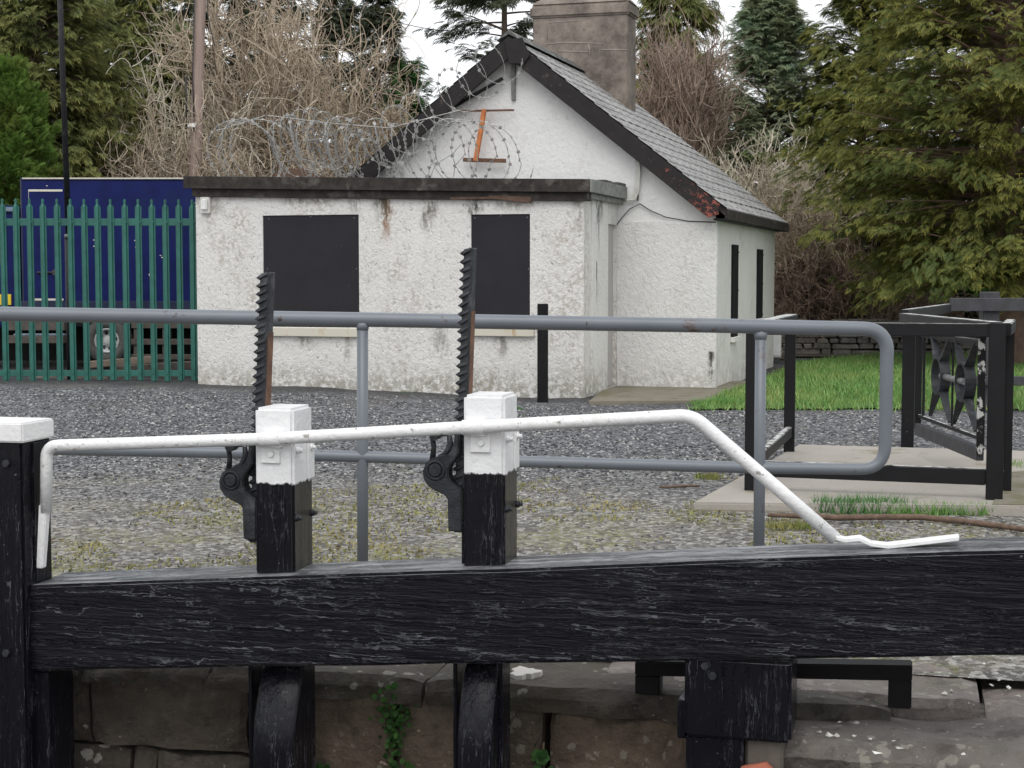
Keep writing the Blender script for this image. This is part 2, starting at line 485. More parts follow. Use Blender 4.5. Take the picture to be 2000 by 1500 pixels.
plain('aged timber fascia', (.036, .031, .028), .8, .5, 10, .6, spec=.2, dirt=(.12, .108, .096))
plain('weathered grey board', (.20, .205, .19), .8, .3, 9, .5, dirt=(.07, .07, .065))
plain('black window board', (.011, .0105, .013), .75, .25, 5, .12, spec=.2, dirt=(.020, .019, .023))
t = NT('scuffed window board')
c = t.mix(t.noise(3, 6, .6), (.016, .015, .018), (.031, .029, .034))
c = t.mix(t.mul(t.step(t.noise(11, 7, .75, t.map(scale=(1.6, 1, .6))), .66, .74), .6), c, (.10, .10, .105))
M['scuffed window board'] = t.fin(c, .75, t.bump(t.noise(9, 4), .15, .01), spec=.2)
plain('rotten board', (.11, .065, .045), .85, .4, 12, .5)
plain('felt roof', (.07, .07, .07), .9, .4, 6, .5, dirt=(.12, .12, .11))
t = NT('barge board paint')
c = t.mix(t.noise(8, 6), (.012, .011, .011), (.030, .026, .026))
c = t.mix(t.step(t.noise(11, 7, .72), .60, .68), c, (.11, .085, .075))
x = t.xyz()
red = t.mul(t.step(t.noise(17, 7, .75), .50, .57), t.step(t.math('ABSOLUTE', t.math('SUBTRACT', x[0], -.02)), .30, .10))
red2 = t.mul(t.step(t.noise(15, 7, .72), .60, .65), t.step(t.math('ABSOLUTE', t.math('SUBTRACT', x[0], -.4)), .35, .1))
c = t.mix(t.math('MAXIMUM', red, red2), c, (.27, .080, .062))
M['barge board paint'] = t.fin(c, .7, t.bump(t.noise(30, 5), .3, .004), spec=.25)

t = NT('slate')
br = t.n('ShaderNodeTexBrick'); t.put(br.inputs['Vector'], t.map(t.uv, rot=(0, 0, R(90))))
br.inputs['Scale'].default_value = 1; br.inputs['Brick Width'].default_value = .30; br.inputs['Row Height'].default_value = .22
br.inputs['Mortar Size'].default_value = .016; br.inputs['Mortar Smooth'].default_value = .1
br.inputs['Color1'].default_value = (.24, .235, .235, 1); br.inputs['Color2'].default_value = (.40, .395, .39, 1); br.inputs['Mortar'].default_value = (.07, .07, .07, 1)
c = t.mix(t.step(t.noise(7, 7, .7), .52, .66), br.outputs[0], (.30, .29, .27))
c = t.mix(t.step(t.noise(3, 7, .7, t.map(loc=(3,2,2))), .60, .72), c, (.10, .095, .07))
M['slate'] = t.fin(c, .7, t.bump(t.math('SUBTRACT', t.noise(12, 4), t.mul(br.outputs['Fac'], 2.0)), .7, .02))

t = NT('chimney render')
c = t.mix(t.step(t.noise(2.4, 9, .74), .30, .70), (.095, .078, .066), (.285, .240, .205))
x = t.xyz()
c = t.mix(t.step(t.noise(5, 8, .75), .60, .70), c, (.055, .048, .045))
c = t.mix(t.mul(t.step(t.noise(24, 5, .6), .64, .70), .5), c, (.30, .27, .24))
M['chimney render'] = t.fin(c, .9, t.bump(t.noise(14, 8, .7), .8, .02))
plain('pale mortar', (.32, .295, .26), .9, .2, 20, .3)

# fence, lorry and other things at the left
plain('green palisade paint', (.018, .118, .094), .45, .22, 7, .12)
plain('lorry blue paint', (.006, .012, .085), .5, .28, 3, .06, spec=.15, dirt=(.010, .018, .075))
plain('lorry dark blue', (.010, .016, .050), .3, .3, 3, .05)
plain('cream line', (.62, .58, .50), .6, .12, 30, .05)
plain('yellow plate', (.72, .52, .02), .5, .1, 20, .05)
plain('tyre rubber', (.085, .084, .082), .85, .3, 20, .3, dirt=(.06, .057, .052))
plain('grey wheel rim', (.50, .51, .51), .5, .2, 20, .1, dirt=(.18, .17, .16))
plain('chassis grey', (.035, .037, .042), .7, .4, 14, .2, dirt=(.085, .075, .06))
plain('pale blue grey metal', (.16, .21, .27), .6, .2, 14, .1)
plain('dark glass', (.02, .03, .05), .12, .2, 3, .0)
plain('sawn timber', (.24, .19, .15), .85, .3, 9, .4, dirt=(.12, .10, .08))
plain('old pallet timber', (.095, .082, .070), .85, .35, 9, .4)
plain('red brick', (.32, .10, .06), .9, .2, 20, .4)
plain('pole black paint', (.008, .008, .010), .5, .4, 14, .1, dirt=(.04, .04, .045))
plain('white plastic', (.72, .72, .70), .5, .08, 10, .05)
plain('off white plastic', (.58, .57, .53), .5, .12, 10, .05)
plain('galvanised wire', (.40, .395, .38), .6, .3, 40, .0)
plain('black cable', (.03, .03, .03), .6, .3, 20, .0)
t = NT('telegraph pole wood')
v = t.map(scale=(16, 16, 1.2))
c = t.mix(t.noise(1.6, 7, .65, v, .4), (.20, .14, .115), (.44, .34, .295))
c = t.mix(t.step(t.noise(2.6, 6, .7, v), .62, .68), c, (.05, .04, .035))
M['telegraph pole wood'] = t.fin(c, .9, t.bump(t.noise(2, 6, .6, v), .5, .02))

# foliage and wood
def leaf_mat(name, inner, mid, tip, patch):
    t = NT(name)
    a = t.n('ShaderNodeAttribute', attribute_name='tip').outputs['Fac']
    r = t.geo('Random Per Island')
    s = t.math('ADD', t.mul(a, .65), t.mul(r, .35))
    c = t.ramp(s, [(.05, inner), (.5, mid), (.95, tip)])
    c = t.mix(t.mul(t.step(t.noise(.9, 5, .6), .48, .64), .6), c, patch)
    M[name] = t.fin(c, .65, spec=.25)
    tr = t.n('ShaderNodeBsdfTranslucent'); t.put(tr.inputs[0], c)
    ms = t.n('ShaderNodeMixShader'); ms.inputs[0].default_value = .38
    t.t.links.new(t.b.outputs[0], ms.inputs[1]); t.t.links.new(tr.outputs[0], ms.inputs[2]); t.t.links.new(ms.outputs[0], t.out.inputs[0])
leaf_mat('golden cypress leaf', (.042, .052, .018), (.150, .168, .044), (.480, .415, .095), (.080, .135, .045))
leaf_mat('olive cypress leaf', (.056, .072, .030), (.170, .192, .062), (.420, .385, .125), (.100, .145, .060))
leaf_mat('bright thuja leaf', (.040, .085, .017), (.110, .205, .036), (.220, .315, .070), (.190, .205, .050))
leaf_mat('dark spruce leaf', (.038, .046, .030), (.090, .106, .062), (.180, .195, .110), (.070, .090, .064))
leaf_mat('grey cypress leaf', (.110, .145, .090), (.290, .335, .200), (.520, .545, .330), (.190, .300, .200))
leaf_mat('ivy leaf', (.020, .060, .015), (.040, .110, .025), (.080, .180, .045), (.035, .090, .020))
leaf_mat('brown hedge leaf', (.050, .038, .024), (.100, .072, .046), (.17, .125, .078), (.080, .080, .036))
def twig_mat(name, a, b):
    t = NT(name)
    r = t.geo('Random Per Island')
    M[name] = t.fin(t.mix(r, a, b), .85)
twig_mat('beige twig', (.23, .175, .125), (.54, .455, .345))
twig_mat('brown twig', (.15, .105, .08), (.38, .29, .23))
twig_mat('pale lichen twig', (.36, .31, .23), (.60, .55, .44))
twig_mat('bramble twig', (.085, .055, .042), (.27, .19, .135))
plain('bark', (.12, .085, .060), .9, .4, 6, .8)
plain('reddish bark', (.19, .12, .090), .9, .35, 6, .8)
t = NT('water')
M['water'] = t.fin((.012, .014, .012), .05, t.bump(t.noise(3, 3), .1, .02))

# ================================================================== THE SETTING
GF = Frame(0, 5.1, R(-14))            # the lock gate's own axes: x along the beam, y back into the recess
def smooth01(v): v = np.clip(v, 0, 1); return v * v * (3 - 2 * v)
def vnoise(x, y, seed=0):
    def h(i, j):
        s = np.sin(i * 127.1 + j * 311.7 + seed * 74.7) * 43758.5453
        return s - np.floor(s)
    xi, yi = np.floor(x), np.floor(y); xf, yf = smooth01(x - xi), smooth01(y - yi)
    a = h(xi, yi) * (1 - xf) + h(xi + 1, yi) * xf
    b = h(xi, yi + 1) * (1 - xf) + h(xi + 1, yi + 1) * xf
    return a * (1 - yf) + b * yf
def ground_h(X, Y):
    X = np.asarray(X, float); Y = np.asarray(Y, float)
    h = .06 * smooth01((Y - 13) / 6) * smooth01((-X + .5) / 3.5)
    h = h - .012 * smooth01((Y - 14) / 3) * smooth01((X - .2) / 1)
    h = h + .022 * (vnoise(X * .7, Y * .7, 1) - .5) + .018 * (vnoise(X * 2.7, Y * 2.7, 2) - .5)
    return h - .012

gx = np.concatenate([np.linspace(-90, -9, 18)[:-1], np.linspace(-9, 9, 181), np.linspace(9, 90, 18)[1:]])
gy = np.concatenate([np.linspace(.78, 22, 190), np.linspace(22, 150, 30)[1:]])
GX, GY = np.meshgrid(gx, gy)
ca, sa = math.cos(GF.a), math.sin(GF.a)
WX = GF.o.x + GX * ca - GY * sa; WY = GF.o.y + GX * sa + GY * ca
WZ = ground_h(WX, WY)
nx, ny = len(gx), len(gy)
idx = np.arange(nx * ny).reshape(ny, nx)
F = np.stack([idx[:-1, :-1], idx[:-1, 1:], idx[1:, 1:], idx[1:, :-1]], -1).reshape(-1, 4)
ground = np_mesh('ground', np.stack([WX, WY, WZ], -1).reshape(-1, 3), F, M['gravel'], k=4, smooth=True)
props(ground, kind='structure')

def in_poly(px, py, poly):
    inside = np.zeros(len(px), bool); n = len(poly)
    for i in range(n):
        x0, y0 = poly[i]; x1, y1 = poly[(i + 1) % n]
        c = ((y0 > py) != (y1 > py)) & (px < (x1 - x0) * (py - y0) / (y1 - y0 + 1e-12) + x0)
        inside ^= c
    return inside
def sheet(name, poly, z, mat, step=.4):
    xs = [p[0] for p in poly]; ys = [p[1] for p in poly]
    X, Y = np.meshgrid(np.arange(min(xs), max(xs), step), np.arange(min(ys), max(ys), step))
    ny, nx = X.shape; ids = np.arange(nx * ny).reshape(ny, nx)
    keep = in_poly((X[:-1, :-1] + step / 2).ravel(), (Y[:-1, :-1] + step / 2).ravel(), poly)
    F = np.stack([ids[:-1, :-1], ids[:-1, 1:], ids[1:, 1:], ids[1:, :-1]], -1).reshape(-1, 4)[keep]
    Z = ground_h(X, Y) + z
    o = np_mesh(name, np.stack([X, Y, Z], -1).reshape(-1, 3), F, mat, k=4, smooth=True)
    return props(o, kind='structure')
lawn_poly = [tuple(gnd(*p).xy) for p in ((1352, 796), (2000, 797), (2450, 797), (2400, 664), (1745, 690), (1560, 707), (1500, 735), (1405, 772))]
sheet('lawn', lawn_poly, .02, M['lawn soil'], .15)
wood_poly = [(-45, 26), (2.6, 26), (5.2, 27.2), (22, 27.2), (60, 24), (60, 90), (-45, 90)]
plain('woodland soil', (.055, .042, .028), .95, .5, 2, .5, dirt=(.03, .035, .015))
sheet('woodland_floor', wood_poly, .03, M['woodland soil'], .8)

# the water in the chamber and the near bank (below and behind the camera)
mb = MB(); mb.add([(-30, -2, -2.3), (30, -2, -2.3), (30, 14, -2.3), (-30, 14, -2.3)], [(0, 1, 2, 3)])
props(build('water', mb, M['water']), kind='structure')
mb = MB(); mb.box((-30, -40, -3), (30, .55, -.02))
props(build('towpath', mb, M['concrete slab']), kind='structure')

def blades(name, pts, hmin, hmax, w, mat, lean=.5, label=None, cat=None, kind='stuff', group=None):
    n = len(pts); a = RNG.uniform(0, 2 * np.pi, n); h = RNG.uniform(hmin, hmax, n); le = RNG.uniform(0, lean, n)
    d = RNG.uniform(0, 2 * np.pi, n)
    wx = np.cos(a) * w / 2; wy = np.sin(a) * w / 2
    lo = np.stack([pts[:, 0] - wx, pts[:, 1] - wy, pts[:, 2]], -1); ro = np.stack([pts[:, 0] + wx, pts[:, 1] + wy, pts[:, 2]], -1)
    tp = np.stack([pts[:, 0] + np.cos(d) * le * h, pts[:, 1] + np.sin(d) * le * h, pts[:, 2] + h], -1)
    V = np.stack([lo, ro, tp], 1).reshape(-1, 3)
    o = np_mesh(name, V, np.arange(n * 3).reshape(-1, 3), mat)
    return props(o, label, cat, group, kind)
def scatter(poly, n, dens=None):
    xs = [p[0] for p in poly]; ys = [p[1] for p in poly]
    X = RNG.uniform(min(xs), max(xs), n); Y = RNG.uniform(min(ys), max(ys), n)
    k = in_poly(X, Y, poly)
    if dens is not None: k &= RNG.random(n) < dens(X, Y)
    X, Y = X[k], Y[k]
    return np.stack([X, Y, ground_h(X, Y)], -1)
pts = scatter([tuple(gnd(*p).xy) for p in ((1345, 799), (2000, 800), (2300, 800), (2250, 674), (1745, 688), (1565, 707), (1500, 735), (1405, 770))], 150000,
              lambda X, Y: np.clip(.25 + 1.2 * vnoise(X * 1.3, Y * 1.3, 5), 0, 1) * np.clip((X - 1.0 - (Y - 17) * .25) * 2.4, .10, 1))
pts[:, 1] -= np.abs(RNG.normal(size=len(pts))) * .14
pts[:, 2] += .02
dry = RNG.random(len(pts)) < .13
blades('dry_grass', pts[dry], .03, .09, .014, M['dry grass blade'], 1.1)
blades('grass', pts, .03, .10, .014, M['grass blade'], .9)
mosspoly = [tuple(gnd(*p).xy) for p in ((60, 1180), (1560, 1130), (1900, 1100), (1500, 930), (1000, 930), (500, 965), (100, 1000))]
pts = scatter(mosspoly, 60000, lambda X, Y: np.where(vnoise(X * 1.1 + 3, Y * 1.8, 9) * .6 + vnoise(X * 3.7, Y * 5, 4) * .4 > .53, .34, .0))
o = blades('moss', pts, .006, .022, .012, M['moss blade'], 1.6)

# loose chippings
def stones(name, P, s, mat, flat=.55):
    base = np.array([(1,0,0),(-1,0,0),(0,1,0),(0,-1,0),(0,0,1),(0,0,-1)], float)
    f = np.array([(0,2,4),(2,1,4),(1,3,4),(3,0,4),(2,0,5),(1,2,5),(3,1,5),(0,3,5)])
    n = len(P); V = base[None] * RNG.uniform(.6, 1.25, (n, 6, 1)) * s[:, None, None] * np.array([1, .75, flat])
    V = V + RNG.uniform(-.25, .25, V.shape) * s[:, None, None]
    a = RNG.uniform(0, 2 * np.pi, n); c, sn = np.cos(a)[:, None], np.sin(a)[:, None]
    X = V[..., 0] * c - V[..., 1] * sn; Y = V[..., 0] * sn + V[..., 1] * c
    V = np.stack([X, Y, V[..., 2]], -1) + P[:, None]
    return np_mesh(name, V.reshape(-1, 3), (f[None] + np.arange(n)[:, None, None] * 6).reshape(-1, 3), mat)
gp_ = [tuple(gnd(*p).xy) for p in ((-80, 1220), (2100, 1110), (2100, 800), (1340, 800), (1180, 775), (-60, 765))]
pts = scatter(gp_, 90000, lambda X, Y: np.clip(.2 + vnoise(X * .8, Y * .8, 12) * .9, 0, 1) * np.where(Y < 10, .5, 1) * np.clip((17.7 + .5 * (vnoise(X * 2, Y * 2, 3) - .5) - (Y + .306 * X)) / .7, .04, 1))
sz = RNG.uniform(.008, .021, len(pts)) * np.where(pts[:, 1] < 11, .65, 1.0)
pts[:, 2] += sz * .2
props(stones('gravel', pts, sz, M['gravel stone']), kind='stuff')

# ================================================================== LOCK WALL
def frame_mb_stone(x0, x1, y0, y1, z0, z1, rough=.012, nx=10, nz=6, mb=None, round_=.02):
    """one dressed stone: its front face (y0), top and ends uneven and rounded"""
    mb = mb or MB()
    us = np.linspace(x0, x1, nx); vs = np.linspace(0, 1, nz)
    path = [(y0, z0 + (z1 - z0) * v) for v in vs] + [(y0 + (y1 - y0) * v, z1) for v in np.linspace(0, 1, nz)[1:]]
    seed = random.random() * 50; V = []
    for i, u in enumerate(us):
        e = min(u - x0, x1 - u)
        for (yy, zz) in path:
            k = 1.0
            dy = rough * ((float(vnoise(np.array(u * 9 + seed), np.array(zz * 9 + yy * 9), 3)) - .5) * 2 + (float(vnoise(np.array(u * 27 + seed), np.array(zz * 27 + yy * 27), 3)) - .5))
            dz = rough * .7 * (float(vnoise(np.array(u * 6 + seed + 9), np.array(yy * 6), 5)) - .5) * 2
            r = max(0, round_ - e) ; t = max(0, round_ - (z1 - zz)) if yy == y0 else 0; q = max(0, round_ - (yy - y0)) if zz == z1 else 0
            V.append((u, yy + dy + r * .8 + t * .7, zz + (dz if zz == z1 else 0) - r * .5 - q * .7))
    m = len(path)
    Fs = [(i*m+j, (i+1)*m+j, (i+1)*m+j+1, i*m+j+1) for i in range(nx-1) for j in range(m-1)]
    b = len(mb.v)
    mb.add(V, Fs, False)
    # ends
    for i, rev in ((0, False), (nx - 1, True)):
        ring = [i*m + j for j in range(m)]
        vs2 = [V[k] for k in ring] + [(V[ring[0]][0], y1, z0)]
        mb.add(vs2, [tuple(range(m + 1)) if rev else tuple(range(m + 1))[::-1]])
    return mb

lw = thing('lock_wall', 'dark stone lock chamber wall with gaping joints and lichen, behind the black gate', 'wall', GF)
WALL_Y = .36
top_z = -.20                          # under the coping
def gx_at(px, py, yl): return GF.hit_y(px, py, yl).x
mbk = MB(); mbk.box((-4.5, .62, -3), (4.5, 1.6, -.10))
build('wall_core', mbk, M['dark lock stone'], lw)
xs_top = [gx_at(p, 1400, WALL_Y) for p in (-260, 5, 176, 482, 768, 1062, 1322)]
mb = MB()
for a, b in zip(xs_top[:3], xs_top[1:4]):
    frame_mb_stone(a + .006, b - .006, WALL_Y, .8, -.335, top_z + .19 if False else -.055, .022, 30, 14, mb)
xx = [gx_at(p, 1480, WALL_Y) for p in (-300, 60, 250, 300, 482)]
for a, b in zip(xx[:-1], xx[1:]):
    frame_mb_stone(a + .008, b - .008, WALL_Y + .01, .8, -.75, -.345, .02, 12, 6, mb)
xx = [gx_at(p, 1480, WALL_Y) for p in (-300, 120, 420, 700, 1100, 1330)]
for k in range(4):
    for a, b in zip(xx[:-1], xx[1:]):
        frame_mb_stone(a + .008 + .05 * (k % 2), b - .008 + .05 * (k % 2), WALL_Y + .012, .8, -1.15 - .41 * k, -.757 - .41 * k, .02, 6, 4, mb)
build('lichen_masonry', mb, M['dark lock stone'], lw)
mb = MB()
for a, b, g in ((xs_top[3], xs_top[4], .006), (xs_top[4], xs_top[5], .009)):
    frame_mb_stone(a + g, b - g, WALL_Y, .8, -.75, -.085, .016, 30, 20, mb)
frame_mb_stone(xs_top[5] + .022, xs_top[6] + .25, WALL_Y - .012, .8, -.75, -.105, .016, 34, 20, mb, .03)
build('brown_masonry', mb, M['brown lock stone'], lw)
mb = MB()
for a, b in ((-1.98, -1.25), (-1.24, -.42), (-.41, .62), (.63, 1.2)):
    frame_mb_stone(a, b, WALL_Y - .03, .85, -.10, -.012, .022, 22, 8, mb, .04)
build('coping_stone', mb, M['shade-toned recess coping'], lw)
mb = MB()
a_, b_ = GF.hit_z(995, 1307, 0), GF.hit_z(1056, 1307, 0)
V = []; n = 18
for i in range(n):
    a = 2 * math.pi * i / n; k = 1 + .25 * math.sin(3 * a + 1) + .15 * math.sin(7 * a)
    V.append(((a_.x + b_.x) / 2 + math.cos(a) * k * .05, a_.y + math.sin(a) * k * .06, -.003))
mb.add(V + [(x, y, -.03) for x, y, z in V], [tuple(range(n))] + [(i, (i+1)%n, n+(i+1)%n, n+i) for i in range(n)])
build('lime_splash', mb, M['pale pebble'], lw)
# right of the heel post the lockside stands forward in two broad stones
zU, zL = -.004, -.062
u0 = GF.hit_z(1500, 1345, zU); u1 = GF.hit_z(1915, 1372, zU)
l0 = GF.hit_z(1500, 1452, zL); l1 = GF.hit_z(2000, 1470, zL)
yU = (u0.y + u1.y) / 2; yL = (l0.y + l1.y) / 2
mb = MB(); frame_mb_stone(u0.x - .6, u1.x, yU, yU + .9, -.2, zU, .02, 26, 8, mb, .03)
build('coping_stone', mb, M['coping stone'], lw)
mb = MB(); frame_mb_stone(u1.x + .02, u1.x + 1.6, yU - .02, yU + 1.0, -.2, zU - .03, .02, 20, 8, mb, .03)
build('coping_stone', mb, M['coping stone'], lw)
mb = MB(); frame_mb_stone(l0.x - .03, l0.x + 1.02, yL, yL + .6, -.5, zL, .022, 34, 10, mb, .04)
frame_mb_stone(l0.x + 1.03, l0.x + 2.6, yL - .01, yL + .6, -.5, zL + .008, .022, 24, 10, mb, .04)
build('step_stone', mb, M['worn coping stone'], lw)
mb = MB()
for k in range(5):
    for a in (-.03, .7, 1.5):
        frame_mb_stone(l0.x + a + .1 * (k % 2), l0.x + a + .76 + .1 * (k % 2), yL + .03, yL + .6, -.95 - .45 * k, -.51 - .45 * k, .025, 8, 5, mb)
build('lower_masonry', mb, M['worn coping stone'], lw)

# ================================================================== LOCK GATE
gate = thing('lock_gate', 'black lock gate with long balance beam, two white topped posts and a white handrail', 'lock gate', GF)
H = GF.hit_y
def line_z(p, q, yl):
    a, b = H(*p, yl), H(*q, yl)
    return lambda x: a.z + (b.z - a.z) * (x - a.x) / (b.x - a.x)
bt = line_z((50, 1145), (2000, 1074), 0); bb = line_z((60, 1311), (1995, 1281), 0)
bx0 = H(50, 1200, 0).x; bx1 = 3.4
mb = MB(); N = 60
V = []; Fs = []
for i in range(N + 1):
    x = bx0 + (bx1 - bx0) * i / N
    w = .006 * (float(vnoise(np.array(x * 3.1), np.array(.5), 6)) - .5)
    w2 = .010 * (float(vnoise(np.array(x * 4.1), np.array(2.5), 6)) - .5)
    V += [(x, w, bb(x) + w2), (x, w, bt(x) + w), (x, .27, bt(x) + w), (x, .27, bb(x) + w2)]
for i in range(N):
    for k in range(4): Fs.append((4*i+k, 4*i+(k+1)%4, 4*i+4+(k+1)%4, 4*i+4+k))
Fs += [(0, 3, 2, 1), (4*N, 4*N+1, 4*N+2, 4*N+3)]
mb.add(V, Fs)
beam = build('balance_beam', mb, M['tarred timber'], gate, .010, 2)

# mitre post with its white cap
ym0, ym1 = -.035, .155
mxr = H(45, 1000, ym0).x; mxl = mxr - .30
mtop = H(45, 858, ym0).z
mb = MB(); mb.box((mxl, ym0, -2.4), (mxr, ym1, mtop))
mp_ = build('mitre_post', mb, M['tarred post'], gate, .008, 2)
ctop = H(45, 826, ym0).z
mb = MB(); mb.box((mxl - .01, ym0 - .012, mtop - .012), (mxr + .012, ym1 + .01, ctop))
build('post_cap', mb, M['white gloss paint'], mp_, .006, 2)
mb = MB()
for py in (1275, 905):
    c = H(14, py, ym0); mb = MB(); mb.disc((c.x, ym0 + .002, c.z), (0, -1, 0), .016, .016, 6, .8)
    build('bolt', mb, M['cast iron'], mp_)
mb = MB(); a = H(58, 880, .05); mb.box((mxr - .001, .03, bt(bx0) + .01), (mxr + .008, .13, mtop - .02))
build('edge_strip', mb, M['tarred post'], mp_, .002)

# the two paddle posts: white above, black below, each with rack, bracket and bolts
yp0, yp1 = .08, .26
pA, pB = H(498, 900, yp0), H(573, 900, yp0)
pw = pB.x - pA.x
ptop1 = H(535, 797, yp0).z; wl1 = H(535, 945, yp0).z
ptop2 = H(942, 772, yp0).z
DX = H(905, 900, yp0).x - pA.x; DZ = ptop2 - ptop1
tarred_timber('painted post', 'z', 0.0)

def paddle_post(dx, dz, racktop_px):
    x0 = pA.x + dx; x1 = x0 + pw
    xc = (x0 + x1) / 2
    # local heights are measured from the paint line so both posts share one material
    f = Frame(0, 0, 0)
    mb = MB()
    zb = bt(xc) - .02
    mb.box((x0, yp0, zb - wl1 - dz), (x1, yp1, ptop1 - wl1))
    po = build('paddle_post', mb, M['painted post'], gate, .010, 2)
    po.location = (0, 0, wl1 + dz)
    def sub(name, mb, mat, bev=0, seg=1):      # children of the post: shift into its axes
        mb.v = [(p[0], p[1], p[2] - wl1 - dz) for p in mb.v]
        return build(name, mb, mat, po, bev, seg)
    s = lambda p: Vector((p.x + dx, p.y, p.z + dz))
    # white packing strip on the right-hand face and bolts
    mb = MB(); mb.box((x1 - .001, yp1 - .055, H(590, 945, yp0).z + dz), (x1 + .006, yp1 + .004, H(590, 866, yp0).z + dz))
    sub('packing_strip', mb, M['white gloss paint'], .002)
    for (px, py, yl, col) in ((583, 879, .115, 'w'), (606, 873, .235, 'w'), (580, 1011, .10, 'b'), (611, 1000, .24, 'b')):
        c = s(GF.hit_x(px, py, pB.x)); mb = MB()
        mb.disc((x1 - .002, yl, c.z), (1, 0, 0), .0135, .014, 6, .85)
        mb.disc((x1 + .006, yl, c.z), (1, 0, 0), .007, .016, 8)
        sub('bolt', mb, M['white gloss paint'] if col == 'w' else M['cast iron'])
    # strap that clips the handrail to the post
    a, b = s(H(508, 870, yp0)), s(H(548, 905, yp0))
    mb = MB(); mb.box((a.x + .006, yp0 - .010, b.z), (b.x, yp0 + .002, a.z + .02))
    st = sub('handrail_strap', mb, M['white gloss paint'], .002)
    c = s(H(532, 886, yp0)); mb = MB(); mb.disc((c.x, yp0 - .009, c.z), (0, -1, 0), .012, .009, 12, .8)
    sub('bolt', mb, M['white gloss paint'])
    # foot shoe
    mb = MB(); mb.box((x0 - .022, yp0 + .05, bt(xc) - .01), (x0 + .003, yp1 - .02, bt(xc) + .13))
    sub('side_board', mb, M['tarred post'], .004)
    return po
po1 = paddle_post(0, 0, 530); po2 = paddle_post(DX, DZ, 483)

def rack(bl, br, tl, tr, name='rack'):
    """toothed bar; bottom-left/right and top-left/right of its front face at yl = yr"""
    yr = .165
    B0, B1, T0, T1 = (H(*p, yr) for p in (bl, br, tl, tr))
    mb = MB(); dp = .05
    mb.hexa([(B0.x, yr, B0.z), (B1.x, yr, B1.z), (B1.x, yr + dp, B1.z), (B0.x, yr + dp, B0.z)],
            [(T0.x, yr, T0.z), (T1.x, yr, T1.z), (T1.x, yr + dp, T1.z), (T0.x, yr + dp, T0.z)])
    r = build(name, mb, M['cast iron'], gate, .0025)
    L = (T0 - B0).length; n = int(L / .0285); mb = MB()
    for i in range(n):
        f = (i + .15) / n; g = (i + .85) / n
        p = B0.lerp(T0, f); q = B0.lerp(T0, g); p2 = B1.lerp(T1, f); q2 = B1.lerp(T1, g)
        lip = .0145
        m0 = p.lerp(q, .35)
        w = (p2 - p).x
        # wedge tooth wrapping the left edge and running across the face
        mb.add([(p.x, yr - .001, p.z), (q.x, yr - .001, q.z), (m0.x - lip, yr - .001, m0.z + .002), (p.x, yr + dp, p.z), (q.x, yr + dp, q.z), (m0.x - lip, yr + dp, m0.z + .002)],
               [(0, 1, 2), (5, 4, 3), (0, 3, 4, 1), (1, 4, 5, 2), (2, 5, 3, 0)])
        j = random.uniform(-.004, .004); k = random.uniform(.006, .012)
        mb.add([(p.x, yr, p.z), (q.x, yr, q.z), (m0.x, yr - k, m0.z), (p.x + w * .8, yr, p.z + .013 + j), (q.x + w * .8, yr, q.z + .010 + j), (m0.x + w * .75, yr - k * .6, m0.z + .012 + j)],
               [(0, 2, 1), (3, 4, 5), (0, 3, 5, 2), (2, 5, 4, 1), (1, 4, 3, 0)])
    build('teeth', mb, M['cast iron'], r, .0012)
    q1, q2 = B0.lerp(T0, 0), B0.lerp(T0, .78)
    r1, r2 = B1.lerp(T1, 0), B1.lerp(T1, .78)
    mb = MB()
    mb.hexa([(r1.x - .003, yr + .004, r1.z), (r1.x + .0015, yr + .004, r1.z), (r1.x + .0015, yr + dp + .001, r1.z), (r1.x - .003, yr + dp + .001, r1.z)],
            [(r2.x - .003, yr + .004, r2.z), (r2.x + .0015, yr + .004, r2.z), (r2.x + .0015, yr + dp + .001, r2.z), (r2.x - .003, yr + dp + .001, r2.z)])
    build('rusted_edge', mb, M['rusty iron'], r)
    return r
rack((487, 1060), (507, 1060), (508, 534), (527, 532)).name = 'rack'
rack((886, 1040), (905, 1040), (906, 486), (924, 484))

